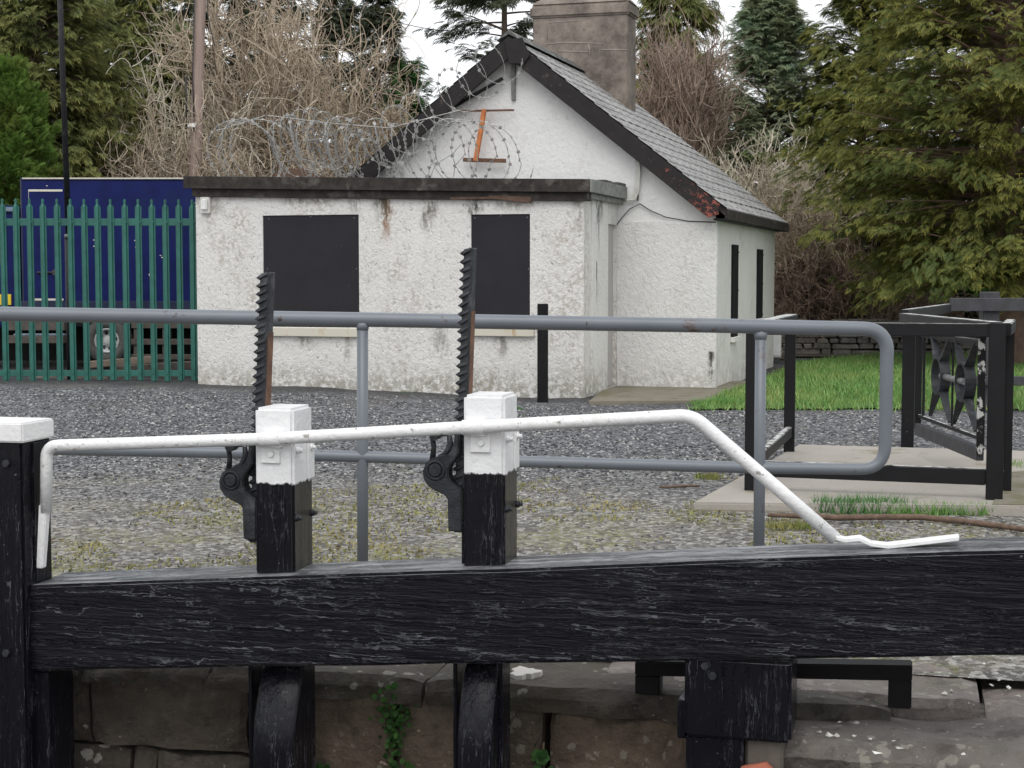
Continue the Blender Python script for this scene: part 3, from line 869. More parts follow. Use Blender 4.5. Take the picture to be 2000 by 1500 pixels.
def bracket(dx, dz):
    yb = .125
    s = lambda p: Vector((p.x + dx, p.y, p.z + dz))
    poly = [(476,906),(468,910),(455,912),(442,916),(432,926),(427,940),(429,955),(437,968),(450,977),(465,984),(473,991),(475,1054),(500,1054),(500,976),(490,969),(480,960),(475,950),(474,938),(478,927),(486,917),(493,905),(494,868),(486,868),(482,892)]
    P2 = [s(H(x, y, yb)) for x, y in poly]
    mb = MB(); mb.prism([(p.x, p.z) for p in P2], lambda u, v, w: (u, w, v), yb, yb + .055)
    br = build('gear_bracket', mb, M['cast iron'], gate, .004, 2)
    c = s(H(451, 938, yb)); mb = MB()
    mb.tube([(c.x, yb - .010, c.z), (c.x, yb + .06, c.z)], .022, 20)
    build('pin', mb, M['cast iron'], br, .003)
    mb = MB(); mb.tube([(c.x + .030 * math.cos(a), yb - .001, c.z + .030 * math.sin(a)) for a in np.linspace(0, 2 * math.pi, 25)], .005, 6, False)
    build('collar', mb, M['cast iron'], br)
    p = [s(H(x, y, yb + .02)) for x, y in ((452, 872), (447, 880), (449, 895), (447, 918))]
    mb = MB(); mb.tube(p, [.010, .010, .009, .011], 8)
    mb.disc(p[0] + Vector((0, -.02, 0)), (0, 1, 0), .016, .045, 14)
    q = [s(H(x, y, yb + .02)) for x, y in ((450, 868), (462, 870), (474, 868))]
    mb.tube(q, .008, 8)
    q = [s(H(x, y, yb + .03)) for x, y in ((478, 872), (480, 890), (472, 908), (460, 914))]
    mb.tube(q, [.008, .012, .012, .010], 8)
    build('pawl', mb, M['cast iron'], br)
    mb = MB(); a, b = s(H(478, 905, yb)), s(H(497, 965, yb)); mb.box((a.x, yb + .06, b.z), (b.x + .01, yb + .12, a.z))
    build('gear_housing', mb, M['cast iron'], br, .004)
    return br
bracket(0, 0); bracket(DX, DZ)

# white handrail: tube along the posts, down the mitre post, down to a flat foot on the beam
yh = .048
def fillet(pts, r=.05, n=6):
    pts = [Vector(p) for p in pts]; out = [pts[0]]
    for a, b, c in zip(pts, pts[1:], pts[2:]):
        d1 = (a - b); d2 = (c - b); k = min(r, d1.length * .45, d2.length * .45)
        p = b + d1.normalized() * k; q = b + d2.normalized() * k
        for i in range(n + 1):
            t = i / n; out.append(p * (1 - t) ** 2 + b * 2 * t * (1 - t) + q * t * t)
    return out + [pts[-1]]
pr = [H(90, 1000, yh), H(91, 871, yh), H(530, 857, yh), H(925, 834, yh), H(1352, 811, yh)]
foot_in = GF.hit_y(1632, 1052, .13); foot_mid = GF.hit_y(1680, 1060, .13)
pr += [GF.hit_y(1500, 938, .09), foot_in]
mb = MB(); mb.tube(fillet(pr, .045), .0215, 14)
hr = build('handrail', mb, M['flecked white paint'], gate)
a = H(76, 1108, .05); b = H(97, 985, .05)
mb = MB(); mb.hexa([(a.x, .03, a.z), (a.x + .024, .03, a.z), (a.x + .024, .06, a.z), (a.x, .06, a.z)], [(b.x - .032, .03, b.z), (b.x, .03, b.z), (b.x, .06, b.z), (b.x - .032, .06, b.z)])
build('flattened_end', mb, M['white gloss paint'], hr, .003, 2)
e = GF.hit_y(1872, 1050, .13); k = foot_in
mb = MB()
V = []; 
prof = [(k.x - .03, .016, k.z + .012), (k.x + .03, .024, k.z - .003), (k.x + .075, .028, k.z + .004), (k.x + .11, .022, k.z - .012), (k.x + .16, .026, k.z - .016)]
ez = e.z
for i in range(8):
    f = i / 7; prof.append((k.x + .16 + (e.x - k.x - .16) * f + .001, .030, (k.z - .016) * (1 - f) + ez * f))
for (x, w, z) in prof: V += [(x, .13 - w, z - .006), (x, .13 + w, z - .006), (x, .13 + w, z + .008), (x, .13 - w, z + .008)]
m = len(prof); Fs = []
for i in range(m - 1):
    for j in range(4): Fs.append((4*i+j, 4*i+(j+1)%4, 4*i+4+(j+1)%4, 4*i+4+j))
Fs += [(0, 3, 2, 1), (4*m-4, 4*m-3, 4*m-2, 4*m-1)]
mb.add(V, Fs); build('foot_plate', mb, M['white gloss paint'], hr, .003)
for dx, dz, px, py in ((0, 0, 528, 857), (DX, DZ, 924, 834)):
    c = H(px, py, yh); d = (pr[3] - pr[2]).normalized()
    mb = MB(); mb.tube([c - d * .036, c + d * .036], .0255, 14)
    mb.box((c.x - .034, yh, c.z - .03), (c.x + .034, yp0, c.z + .022))
    build('saddle_clip', mb, M['white gloss paint'], hr, .002)

# timbers of the gate below the beam
def stile(pxl, pxr):
    ys = .06
    x0 = H(pxl, 1400, ys).x; x1 = H(pxr, 1400, ys).x; xc = (x0 + x1) / 2
    zt = bb(xc)
    prof = [(.20, zt + .01), (.115, zt + .01)] + [(.115 * (1 - f) ** 2.2, zt - .02 - .30 * f) for f in np.linspace(0, 1, 16)] + [(0, -2.4), (.20, -2.4)]
    mb = MB(); mb.prism(prof, lambda u, v, w: (w, u, v), x0, x1)
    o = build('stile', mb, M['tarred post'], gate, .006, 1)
    for p in o.data.polygons: p.use_smooth = abs(p.normal.x) < .5 and p.normal.y < -.1
    return o
stile(505, 585); stile(902, 968)
mb = MB()
for a, b in ((490, 497), (590, 598), (888, 896), (972, 984)):
    x0, x1 = H(a, 1400, .12).x, H(b, 1400, .12).x; xm = (x0 + x1) / 2
    mb.box((x0, .10, -2.4), (x1, .21, bb(xm) + .01))
build('paddle_guide', mb, M['tarred post'], gate, .003)
x0 = H(60, 1400, .03).x; mb = MB(); mb.box((mxr - .02, .02, -2.4), (mxr + .05, .2, bb(bx0) - .004)); 
build('post_backing', mb, M['tarred post'], gate, .006)
mb = MB(); mb.box((mxr, .21, -2.4), (H(1340, 1400, .1).x, .28, -.6))
build('planking', mb, M['tarred timber'], gate)
# heel post
yq = .015
hx0, hx1 = H(1336, 1400, yq).x, H(1545, 1400, yq).x; hz = bb((hx0 + hx1) / 2)
zb_ = H(1450, 1447, yq).z
mb = MB(); mb.box((hx0, yq, zb_), (hx1, .30, hz - .002))
hp = build('heel_post', mb, M['tarred post'], gate, .010, 2)
mb = MB(); mb.box((hx0 + .004, yq + .012, -2.4), (H(1452, 1470, yq).x, .28, zb_ + .002)); build('lower_post', mb, M['tarred post'], hp, .008)
mb = MB(); mb.box((H(1320, 1400, yq).x, yq + .03, H(1330, 1448, yq).z), (hx0 + .002, .2, H(1330, 1372, yq).z)); build('side_plate', mb, M['tarred post'], hp, .004)
mb = MB()
for px, py in ((1377, 1300), (1392, 1320)):
    c = H(px, py, yq); mb = MB(); mb.disc((c.x, yq + .001, c.z), (0, -1, 0), .014, .010, 6, .9)
    build('bolt', mb, M['cast iron'], hp)
mb = MB(); c = H(1500, 1470, .06); mb.box((H(1455, 1470, .05).x, .05, -.6), (H(1530, 1470, .05).x, .2, zb_ + .001)); build('split_foot', mb, M['old pallet timber'], hp, .01)

# iron anchor strap on the coping
sy = .33
an = thing('anchor_strap', 'flat black iron anchor strap with hooked end bolted over the coping stone', 'iron strap', GF)
a = GF.hit_y(1240, 1292, sy); b = GF.hit_y(1782, 1300, sy); b2 = GF.hit_y(1782, 1352, sy); a2 = GF.hit_y(1735, 1325, sy)
mb = MB(); tk = .052
za, zb2 = a.z, b.z
mb.hexa([(a.x, sy, za - .05), (b.x, sy, zb2 - tk), (b.x, sy + .085, zb2 - tk), (a.x, sy + .085, za - .05)], [(a.x, sy, za), (b.x, sy, zb2), (b.x, sy + .085, zb2), (a.x, sy + .085, za)])
build('bar', mb, M['black bollard paint'], an, .004, 2)
mb = MB(); mb.box((a2.x, sy + .001, min(b2.z, -.004)), (b.x - .001, sy + .084, zb2 - tk + .004)); build('hook', mb, M['black bollard paint'], an, .004, 2)
c0 = GF.hit_y(1240, 1300, sy); c1 = GF.hit_y(1288, 1330, sy)
mb = MB(); mb.box((c0.x, sy + .002, -.012), (c1.x, sy + .08, za - .048)); build('lug', mb, M['black bollard paint'], an, .004)

# broken brick by the heel post, droppings and pebbles on the coping
mb = MB(); c = H(1478, 1500, -.02); mb.tube([(c.x - .035, .03, c.z - .10), (c.x - .03, .03, c.z - .03), (c.x + .02, .03, c.z - .022), (c.x + .05, .03, c.z - .05), (c.x + .055, .03, c.z - .12)], .03, 10)
o = build('clay_pipe', mb, M['red brick'], thing('broken_clay_pipe', 'broken orange clay pipe stub at the foot of the heel post', 'pipe', GF)); o.name = 'pipe_body'
P = []; S = []
for px, py in ((1640,1412),(1672,1415),(1618,1437),(1634,1438),(1668,1440),(1700,1445),(1745,1450),(1778,1458),(1806,1462),(1880,1474),(1712,1472),(1845,1355),(1858,1352),(1990,1363),(1920,1300),(1928,1318),(1952,1330),(1970,1345),(1937,1340),(1755,1463),(1600,1432)):
    z = zL if py > 1400 else zU
    p = gnd(px, py, z); P.append(p); S.append(random.uniform(.007, .017))
props(stones('pebbles', np.array(P) + np.array([0, 0, .004]), np.array(S), M['pale pebble'], .35), kind='stuff')

# ================================================================== GREY TUBE RAILING
rl = thing('tube_railing', 'grey painted steel tube railing with rounded end, behind the lock gate', 'railing', Frame(-.7, 7.3, 0))
Yr = 7.3
top = [at(-420, 603, Yr), at(0, 613, Yr), at(700, 624, Yr), at(1400, 636, Yr), at(1734, 643, Yr), at(1732, 700, Yr), at(1728, 917, Yr), at(1490, 914, Yr), at(1000, 901, Yr), at(440, 884, Yr), at(-420, 868, Yr)]
def fil(pts, sharp, r, n=8):
    out = [pts[0]]
    for i in range(1, len(pts) - 1):
        if i in sharp:
            a, b, c = pts[i-1], pts[i], pts[i+1]
            d1 = (a - b).normalized() * r; d2 = (c - b).normalized() * r
            for k in range(n + 1):
                t = k / n; out.append((b + d1) * (1-t)**2 + b * 2*t*(1-t) + (b + d2) * t*t)
        else: out.append(pts[i])
    return out + [pts[-1]]
pts = fil(top, {4, 6}, .115)
rr = np.interp(np.arange(len(pts)), [0, len(pts) * .45, len(pts) * .62, len(pts) - 1], [.034, .032, .027, .027])
mb = MB(); mb.tube(pts, list(rr), 16)
build('rail_loop', mb, M['grey railing paint'], rl, world=True)
for px0, px1, yt in ((708, 708, 622), (1486, 1482, 640), (-60, -54, 612)):
    p = at(px0, yt, Yr); q = at(px1, 1090, Yr); q.z = -.05
    mb = MB(); mb.tube([q, p], .026, 14)
    po = build('post', mb, M['grey railing paint'], rl, world=True)
    c = p.copy(); mb = MB(); mb.tube([c + Vector((0, 0, -.055)), c + Vector((0, 0, -.02))], [.026, .034], 14)
    build('weld', mb, M['grey railing paint'], po, world=True)

# black bollard by the window
p = gnd(1060, 787, -.02); sc = FPX / p.y
mb = MB(); w = 21 / sc; hgt = (787 - 593) / sc
mb.box((p.x - w / 2, p.y, -.1), (p.x + w / 2, p.y + w, -.02 + hgt))
o = build('bollard', mb, M['black bollard paint'], None, .006, 2)
props(o, 'square black wooden bollard standing on the gravel before the narrow boarded window', 'bollard')

# ================================================================== KISSING GATE AND ITS SLAB
slab_pts = [gnd(1352, 976, .06), gnd(2090, 985, .06), gnd(2060, 878, .06), gnd(1560, 864, .06)]
mb = MB(); mb.hexa([(p.x, p.y, -.1) for p in slab_pts], [(p.x, p.y, .045) for p in slab_pts])
props(build('concrete_path', mb, M['concrete slab'], None, .012, 2), kind='structure')
mb = MB(); q = [gnd(1930, 995, .02), gnd(2200, 1000, .02), gnd(2200, 905, .02), gnd(1970, 930, .02)]
mb.hexa([(p.x, p.y, -.1) for p in q], [(p.x, p.y, .052) for p in q])
props(build('edging', mb, M['mossy step'], None, .02, 2), kind='structure')

mb = MB(); q0 = [gnd(1345, 978, .045), gnd(1925, 985, .045)]
d_ = Vector((0, -1, 0)); p0, p1 = q0
mb.hexa([(p0.x - .02, p0.y - .10, -.1), (p1.x, p1.y - .10, -.1), (p1.x, p1.y - .004, -.1), (p0.x - .02, p0.y - .004, -.1)], [(p0.x, p0.y - .05, .026), (p1.x, p1.y - .05, .026), (p1.x, p1.y - .004, .034), (p0.x, p0.y - .004, .034)])
props(build('slab_edge', mb, M['mossy step'], None, .012, 2), kind='structure')
KF = Frame(gnd(1465, 957, .045).x, gnd(1465, 957, .045).y, R(-16))
kg = thing('kissing_gate', 'black kissing gate enclosure with wheel motif leaf and chipped white edges on a concrete slab', 'gate', KF)
cb, cb2 = M['chipped black paint'], M['badly chipped black paint']
K = KF.hit_y
xr = K(1945, 800, 0).x
ztop = K(1465, 630, 0).z; ztopr = K(1945, 634, 0).z
def post(x0, x1, y0, y1, z1, mat=cb, z0=.04):
    mb = MB(); mb.box((x0, y0, z0), (x1, y1, z1)); return build('post', mb, mat, kg, .005, 2)
post(-.033, .033, -.033, .033, ztop)
post(xr - .05, xr + .05, -.05, .05, ztopr + .01)
def rail(name, p, q, w, h, mat=cb):
    mb = MB(); mb.bar(p, q, w, h); return build(name, mb, mat, kg, .005, 2)
rail('rail', (-.02, 0, ztop - .035), (xr + .05, 0, ztopr - .035), .07, .08, cb2)
zl = K(1700, 922, 0).z
rail('rail', (.034, 0, zl), (xr - .05, 0, zl - .005), .05, .10, cb2)
yb = KF.hit_x(1541, 897, 0).y
post(-.04, .04, yb - .03, yb + .03, KF.hit_y(1540, 622, yb).z, cb2)
rail('rail', (0, .034, ztop - .03), (0, yb + .06, KF.hit_y(1540, 620, yb).z), .10, .05, cb2)
rail('rail', (0, .034, .20), (0, yb - .03, .20), .05, .08, cb2)
# rail running back from the right-hand post, the stop post, and the rail beyond
I = KF.I
sp = gnd(1772, 874, 0.0); spl = I @ sp
stz = at(1772, 634, sp.y).z
post(spl.x - .05, spl.x + .05, spl.y - .05, spl.y + .05, stz + .05, cb2, 0)
rail('rail', (xr, .05, ztopr - .02), (spl.x - .04, spl.y, at(1740, 613, sp.y).z - .03), .09, .07, cb2)
f2 = I @ at(1852, 602, 16.2)
rail('rail', (spl.x - .04, spl.y, at(1740, 613, sp.y).z - .01), (f2.x, f2.y, f2.z), .06, .09, cb2)
post(xr + .06, xr + .11, .35, .42, ztopr - .02, cb2)
rail('rail', (xr + .05, 0, ztopr - .03), (xr + .09, .5, ztopr - .02), .06, .08, cb2)
# swinging leaf
lf_o = Vector((at(1918, 700, 10.2).x, 10.2, 0))
def LP(d, z): return I @ (lf_o + Vector((.012 * d, d, z)))
def lbar(mb, a, b, w, h):
    mb.bar(LP(*a), LP(*b), w, h, up=(0, 0, 1) if abs(a[0] - b[0]) > .01 else (1, 0, 0))
mb = MB()
lbar(mb, (1.66, .26), (1.66, 1.0), .05, .05); lbar(mb, (-.03, .985), (1.69, .975), .03, .03)
leaf = build('leaf', mb, cb2, kg, .004)
t = NT('flaking black paint'); c = t.mix(t.step(t.noise(20, 6, .7, t.map(scale=(1, 1, .6))), .52, .58), (.008, .008, .009), (.58, .57, .55))
M['flaking black paint'] = t.fin(c, .6, t.bump(t.noise(40, 5), .3, .004), spec=.25)
mb = MB(); lbar(mb, (0, .26), (0, 1.04), .075, .05); build('stile', mb, M['flaking black paint'], leaf, .004)
mb = MB(); lbar(mb, (0, .26), (1.66, .26), .05, .09); build('bottom_bar', mb, M['dark fence timber'], leaf, .004)
mb = MB()
for z in (.965, .36): lbar(mb, (.02, z), (1.64, z), .02, .025)
lbar(mb, (.06, .36), (.06, 1.0), .02, .02); lbar(mb, (1.50, .36), (1.50, 1.0), .02, .02)
lbar(mb, (.70, .36), (.70, .96), .015, .015)
build('light_bar', mb, cb2, leaf)
for c in (.38, 1.02):
    zc = .70; mb = MB(); n = 28; rad = .135; V = []; Fs = []
    for i in range(n):
        a = 2 * math.pi * i / n
        for r, s in ((rad, -.035), (rad, .035), (rad - .014, .035), (rad - .014, -.035)):
            p = LP(c + r * math.cos(a), zc + r * math.sin(a)); V.append((p.x + s, p.y, p.z))
    for i in range(n):
        for j in range(4): Fs.append((4*i+j, 4*i+(j+1)%4, 4*((i+1)%n)+(j+1)%4, 4*((i+1)%n)+j))
    mb.add(V, Fs)
    for sx, sz in ((1, 1), (1, -1), (-1, 1), (-1, -1)):
        a0 = LP(c + sx * .08, zc + sz * .10); a1 = LP(c + sx * .27, zc + sz * .30)
        mb.add([(a0.x - .034, a0.y, a0.z), (a0.x + .034, a0.y, a0.z), (a1.x + .012, a1.y, a1.z), (a1.x - .012, a1.y, a1.z),
                (a0.x - .034, a0.y - sx * .012, a0.z + .012 * sz), (a0.x + .034, a0.y - sx * .012, a0.z + .012 * sz), (a1.x + .012, a1.y - sx * .01, a1.z + .01 * sz), (a1.x - .012, a1.y - sx * .01, a1.z + .01 * sz)],
               [(0,1,2,3),(7,6,5,4),(0,4,5,1),(1,5,6,2),(2,6,7,3),(3,7,4,0)])
    build('wheel_motif', mb, M['cast iron'], leaf)
mb = MB(); mb.tube([LP(.40, .70), LP(1.0, .70)], .022, 10); build('spindle', mb, M['worn steel'], leaf)

# dark timber fence at the edge of the lawn
fy = 16.6
fe = thing('timber_fence', 'dark timber post and rail fence at the edge of the lawn on the right', 'fence', Frame(at(1860, 700, fy).x, fy, 0))
for px in (1934, 2290, 2650):
    p = at(px, 570, fy); mb = MB(); mb.box((p.x - .085, fy - .06, -.1), (p.x + .085, fy + .10, p.z)); build('post', mb, M['dark fence timber'], fe, .008, world=True)
for y0, y1 in ((582, 608), (735, 753)):
    a, b = at(1856, y0, fy - .1), at(2700, y1, fy - .1); mb = MB(); mb.box((a.x, fy - .12, b.z), (b.x, fy - .062, a.z)); build('rail', mb, M['dark fence timber'], fe, .006, world=True)

# brown branch lying by the slab, tufts of grass
pts = [gnd(x, y, .02) for x, y in ((1500,1005),(1560,1009),(1640,1011),(1720,1011),(1800,1012),(1870,1017),(1930,1024),(2010,1037),(2120,1060))]
mb = MB(); mb.tube([p + Vector((0, 0, random.uniform(-.004, .006))) for p in pts], [.012,.016,.018,.017,.018,.017,.017,.015,.013], 8)
plain('branch bark', (.13, .085, .06), .9, .4, 30, .5)
o = build('fallen_branch', mb, M['branch bark']); props(o, 'long brown branch lying on the gravel in front of the concrete slab', 'branch')
mb = MB(); mb.tube([gnd(x, y, .015) for x, y in ((1288,951),(1310,951),(1335,949),(1366,949))], [.007,.009,.010,.008], 7)
props(build('stick', mb, M['branch bark']), 'short brown stick on the gravel left of the concrete slab', 'stick')
def tuft_pts(px, py, rx, ry, n, z=0.0):
    c = gnd(px, py, z); a = RNG.uniform(0, 2*np.pi, n); r = np.sqrt(RNG.random(n))
    X = c.x + np.cos(a) * r * rx; Y = c.y + np.sin(a) * r * ry
    return np.stack([X, Y, np.full(n, z)], -1)
specs = [(1680, 999, .30, .11, 1100, .03, .12, 'lush green grass tuft growing against the front of the concrete slab', 'weed blade'),
         (1840, 1004, .34, .09, 520, .03, .09, 'low green and straw grass between the slab edge and the brown branch', 'grass blade'),
         (1915, 955, .10, .14, 260, .04, .11, 'grass tuft beside the right front post of the kissing gate', 'dry grass blade'),
         (1385, 935, .10, .10, 180, .02, .06, 'small mossy tuft at the left end of the slab', 'dry grass blade'),
         (1390, 990, .16, .06, 220, .02, .05, 'thin yellowish tuft at the front left corner of the slab', 'dry grass blade'),
         (1550, 1030, .16, .08, 260, .02, .05, 'straw coloured tuft on the gravel beyond the balance beam', 'dry grass blade'),
         (1995, 925, .10, .2, 300, .04, .10, 'green tuft at the right edge of the slab', 'grass blade'),
         (1000, 800, .12, .06, 120, .02, .05, 'small weed tuft on gravel beside the second white post', 'weed blade'),
         (798, 770, .14, .06, 120, .02, .04, 'small weed patch on gravel at the foot of the white wall', 'weed blade'),
         (1405, 790, .35, .16, 700, .03, .09, 'grass tuft at the left tip of the lawn', 'grass blade')]
for px, py, rx, ry, n, h0, h1, lab, mt in specs:
    blades('grass_tuft', tuft_pts(px, py, rx, ry, n, -.01), h0, h1, .010, M[mt], .9, lab, 'grass', kind=None)
pp = np.concatenate([tuft_pts(x, 1388, .03, .03, 26, zL) for x in (1700, 1725, 1760, 1790, 1810, 1850, 1878)])
blades('grass_tuft', pp, .02, .06, .005, M['grass blade'], 1.0, 'thin green grass growing in the joint between the two coping stones', 'grass', kind=None)
def leaf_patch(name, C, size, mat, norm=None, parent=None):
    """flat five-sided leaves"""
    n = len(C); a = RNG.uniform(0, 2*np.pi, n)
    base = np.array([(0,-1),(.85,-.3),(.65,.7),(0,1.1),(-.65,.7),(-.85,-.3)])
    u = RNG.normal(size=(n,3)) * .45 + (np.array(norm) if norm is not None else 0)
    u /= np.linalg.norm(u, axis=1, keepdims=True)
    r = RNG.normal(size=(n,3)); t = np.cross(u, r); t /= np.linalg.norm(t, axis=1, keepdims=True); b = np.cross(u, t)
    s = RNG.uniform(size[0], size[1], n)
    V = C[:,None] + (t[:,None]*base[None,:,:1] + b[:,None]*base[None,:,1:]) * s[:,None,None]
    f = np.array([(0,1,2),(0,2,3),(0,3,4),(0,4,5)])
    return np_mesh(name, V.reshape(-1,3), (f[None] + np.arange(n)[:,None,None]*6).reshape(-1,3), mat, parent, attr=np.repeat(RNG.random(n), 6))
LT = scatter([tuple(gnd(*p).xy) for p in ((1400, 985), (2050, 1060), (2050, 985), (1500, 975))], 260)
LT = np.concatenate([LT, scatter([tuple(gnd(*p).xy) for p in ((60, 1100), (1500, 1060), (1500, 900), (60, 900))], 240), scatter([tuple(gnd(*p).xy) for p in ((1480, 730), (1800, 700), (1800, 690), (1560, 700))], 260)])
LT[:, 2] += .012
props(leaf_patch('leaf_litter', LT, (.008, .02), M['brown hedge leaf'], (0, 0, 2.5)), kind='stuff')
# ivy on the lock wall
iv = thing('ivy_plant', 'green trailing ivy growing in the wall joint between the two stiles', 'plant', Frame(0, 0, 0))
C = []
for py in np.linspace(1338, 1500, 300):
    k = math.exp(-((py - 1385) / 38) ** 2); px = 768 + random.gauss(0, 6 + 12 * k)
    if random.random() < .35 + .65 * k:
        p = H(px, py, WALL_Y - random.uniform(.005, .045)); C.append(GF.M @ p)
for px, py in ((604,1497),(622,1499),(640,1497),(790,1492),(800,1496)):
    for _ in range(4): C.append(GF.M @ H(px + random.gauss(0,5), py + random.gauss(0,3), WALL_Y - .02))
leaf_patch('leaves', np.array([tuple(c) for c in C]), (.005, .013), M['ivy leaf'], (0, -1, .4), iv)
mb = MB(); mb.tube([GF.M @ H(x, y, WALL_Y - .008) for x, y in ((768,1335),(765,1380),(770,1430),(766,1505))], .004, 6); build('stem', mb, M['bark'], iv)
iv = thing('ivy_sprig', 'small ivy sprig low in the wide joint of the brown stones', 'plant', Frame(0, 0, 0))
C = [GF.M @ H(1058 + random.gauss(0, 7), 1482 + random.gauss(0, 12), WALL_Y - .03) for _ in range(16)]
leaf_patch('leaves', np.array([tuple(c) for c in C]), (.012, .022), M['ivy leaf'], (0, -1, .5), iv)
mb = MB(); mb.tube([GF.M @ H(x, y, WALL_Y - .01) for x, y in ((1062,1450),(1060,1480),(1064,1510))], .004, 6); build('stem', mb, M['bark'], iv)

# ================================================================== THE COTTAGE
HA = R(17)
C0 = gnd(1395, 760)
HF = Frame(C0.x, C0.y, -HA)           # x right along the gable, y back along the side wall
house = thing('lock_cottage', 'small white roughcast cottage with boarded windows, slate gable roof and flat roofed front extension', 'cottage', HF)
EY = -1.68                            # front of the extension
ex0 = HF.hit_y(385, 600, EY).x; ex1 = HF.hit_y(1140, 600, EY).x
LEN = 5.4; HW = 5.2                   # length and width of the main part
apx = HF.hit_y(1003, 115, 0).x; apz = HF.hit_y(1003, 112, 0).z
ez0 = HF.hit_y(1395, 428, 0).z
slope = (apz - ez0) / (0 - apx)
xl = -HW; zl_ = apz - slope * (apx - xl)

def hx(px): return HF.hit_y(px, 450, EY).x
def hz_(px, py): return HF.hit_y(px, py, EY).z
GR = (.10, .085, .06); DK = (.045, .045, .028); RU = (.28, .14, .07)
roughcast('extension roughcast', 26, [
    (hx(752), hz_(752, 384), .10, .62, RU, .8), (hx(742), hz_(742, 384), .16, .40, GR, .75), (hx(838), hz_(838, 384), .13, .55, GR, .7),
    (hx(925), hz_(925, 384), .14, .40, DK, .75), (hx(1000), hz_(1000, 384), .30, .22, GR, .5), (hx(1128), hz_(1128, 384), .08, .5, GR, .4),
    (hx(690), hz_(690, 384), .12, .25, GR, .6), (hx(600), hz_(600, 384), .5, .14, GR, .5), (hx(425), hz_(425, 384), .2, .3, GR, .4),
    (hx(860), hz_(860, 640), .14, .5, GR, .45), (hx(680), hz_(680, 655), .07, .4, GR, .5), (hx(980), hz_(980, 655), .1, .35, GR, .5), (hx(590), hz_(590, 655), .2, .2, GR, .5)])
roughcast('gable render', 15, [(apx + .05, apz, .25, .5, GR, .4), (-.15, ez0 - .05, .3, 1.0, (.33, .30, .22), .3)], (.72, .715, .70), .30, .40, bmp=.5)
roughcast('lower roughcast', 24, [(-.03, .45, .06, .5, DK, .8)], (.72, .71, .69), .5, .45, bmp=.8)
roughcast('pier roughcast', 22, [(-1.02, 2.3, .055, .75, DK, .95), (-1.10, 2.3, .10, .5, DK, .8), (-1.12, 1.55, .045, .55, DK, .9), (-.9, 2.3, .12, .35, GR, .6)], (.70, .69, .665), .8, .5, 'y')
roughcast('side render', 10, [], (.70, .69, .655), .5, .2, bmp=.35)

def wall_holes(mb, P, W, Hh, holes, dep):
    """upright wall: P(u, v, d) gives a point, d is how far behind the face"""
    us = sorted({0, W} | {h[0] for h in holes} | {h[2] for h in holes}); vs = sorted({0, Hh} | {h[1] for h in holes} | {h[3] for h in holes})
    for a, b in zip(us, us[1:]):
        for c, d in zip(vs, vs[1:]):
            mu, mv = (a + b) / 2, (c + d) / 2
            if any(h[0] < mu < h[2] and h[1] < mv < h[3] for h in holes): continue
            mb.add([P(a, c, 0), P(b, c, 0), P(b, d, 0), P(a, d, 0)], [(0, 1, 2, 3)])
    for (a, c, b, d) in holes:
        q = [(a, c), (b, c), (b, d), (a, d)]
        for (p0, p1) in zip(q, q[1:] + q[:1]):
            mb.add([P(*p0, 0), P(*p1, 0), P(*p1, dep), P(*p0, dep)], [(0, 1, 2, 3)])
# extension walls
eH = 2.44
def win(px0, py0, px1, py1):
    a = HF.hit_y(px0, py0, EY); b = HF.hit_y(px1, py1, EY)
    return (a.x - ex0, b.z + .25, b.x - ex0, a.z + .25)          # walls start .25 below the ground
w1 = win(513, 421, 702, 640); w2 = win(920, 419, 1035, 642)
mb = MB(); wall_holes(mb, lambda u, v, d: (ex0 + u, EY + d, v - .25), ex1 - ex0, eH + .25, [w1, w2], .07)
d0 = HF.hit_x(1186, 600, ex1).y; d1 = HF.hit_x(1204, 600, ex1).y - .01; dz1 = HF.hit_x(1194, 438, ex1).z
door = (d0 - EY, .27, min(d1, -.03) - EY, dz1 + .25)
wall_holes(mb, lambda u, v, d: (ex1 - d, EY + u, v - .25), -EY, eH + .25, [door], .08)
mb.add([(ex0, EY, -.25), (ex0, 2, -.25), (ex0, 2, eH), (ex0, EY, eH)], [(0, 1, 2, 3)])
mb.add([(ex0, 2, -.25), (-HW, 2, -.25), (-HW, 2, eH), (ex0, 2, eH)], [(0, 1, 2, 3)])
ext = build('extension_wall', mb, M['extension roughcast'], house)
def board(w, name='window_board'):
    mb = MB(); mb.box((ex0 + w[0] + .004, EY + .012, w[1] - .25 + .06), (ex0 + w[2] - .004, EY + .05, w[3] - .25 - .004))
    o = build(name, mb, M['scuffed window board'], house, .002)
    mb = MB()
    for u, v in ((.06, .97), (.5, .985), (.95, .97), (.97, .5), (.04, .5)):
        x = ex0 + w[0] + (w[2] - w[0]) * u; z = w[1] - .19 + (w[3] - w[1] - .06) * v
        mb = MB(); mb.disc((x, EY + .013, z), (0, -1, 0), .007, .003, 6)
        build('screw', mb, M['worn steel'], o)
    return o
b1 = board(w1); b2 = board(w2)
t = NT('cream sill')
c = t.mix(t.step(t.noise(9, 6, .65, t.map(scale=(.9, 1, .3))), .56, .72), (.56, .53, .44), (.42, .25, .12))
M['cream sill'] = t.fin(c, .7, t.bump(t.noise(30), .2, .004))
for w, pa, pb in ((w1, 505, 702), (w2, 913, 1045)):
    z0 = HF.hit_y(pa, 656, EY - .05).z; z1 = HF.hit_y(pa, 640, EY - .05).z
    mb = MB(); mb.box((hx(pa), EY - .055, z0), (hx(pb), EY + .06, z1)); build('window_sill', mb, M['cream sill'], house, .004, 2)
mb = MB(); mb.box((ex1 - .075, EY + door[0] + .002, .03), (ex1 - .045, EY + door[2] - .002, dz1 - .002))
plain('grey door paint', (.40, .39, .38), .6, .08, 4, .05)
build('door', mb, M['grey door paint'], house)
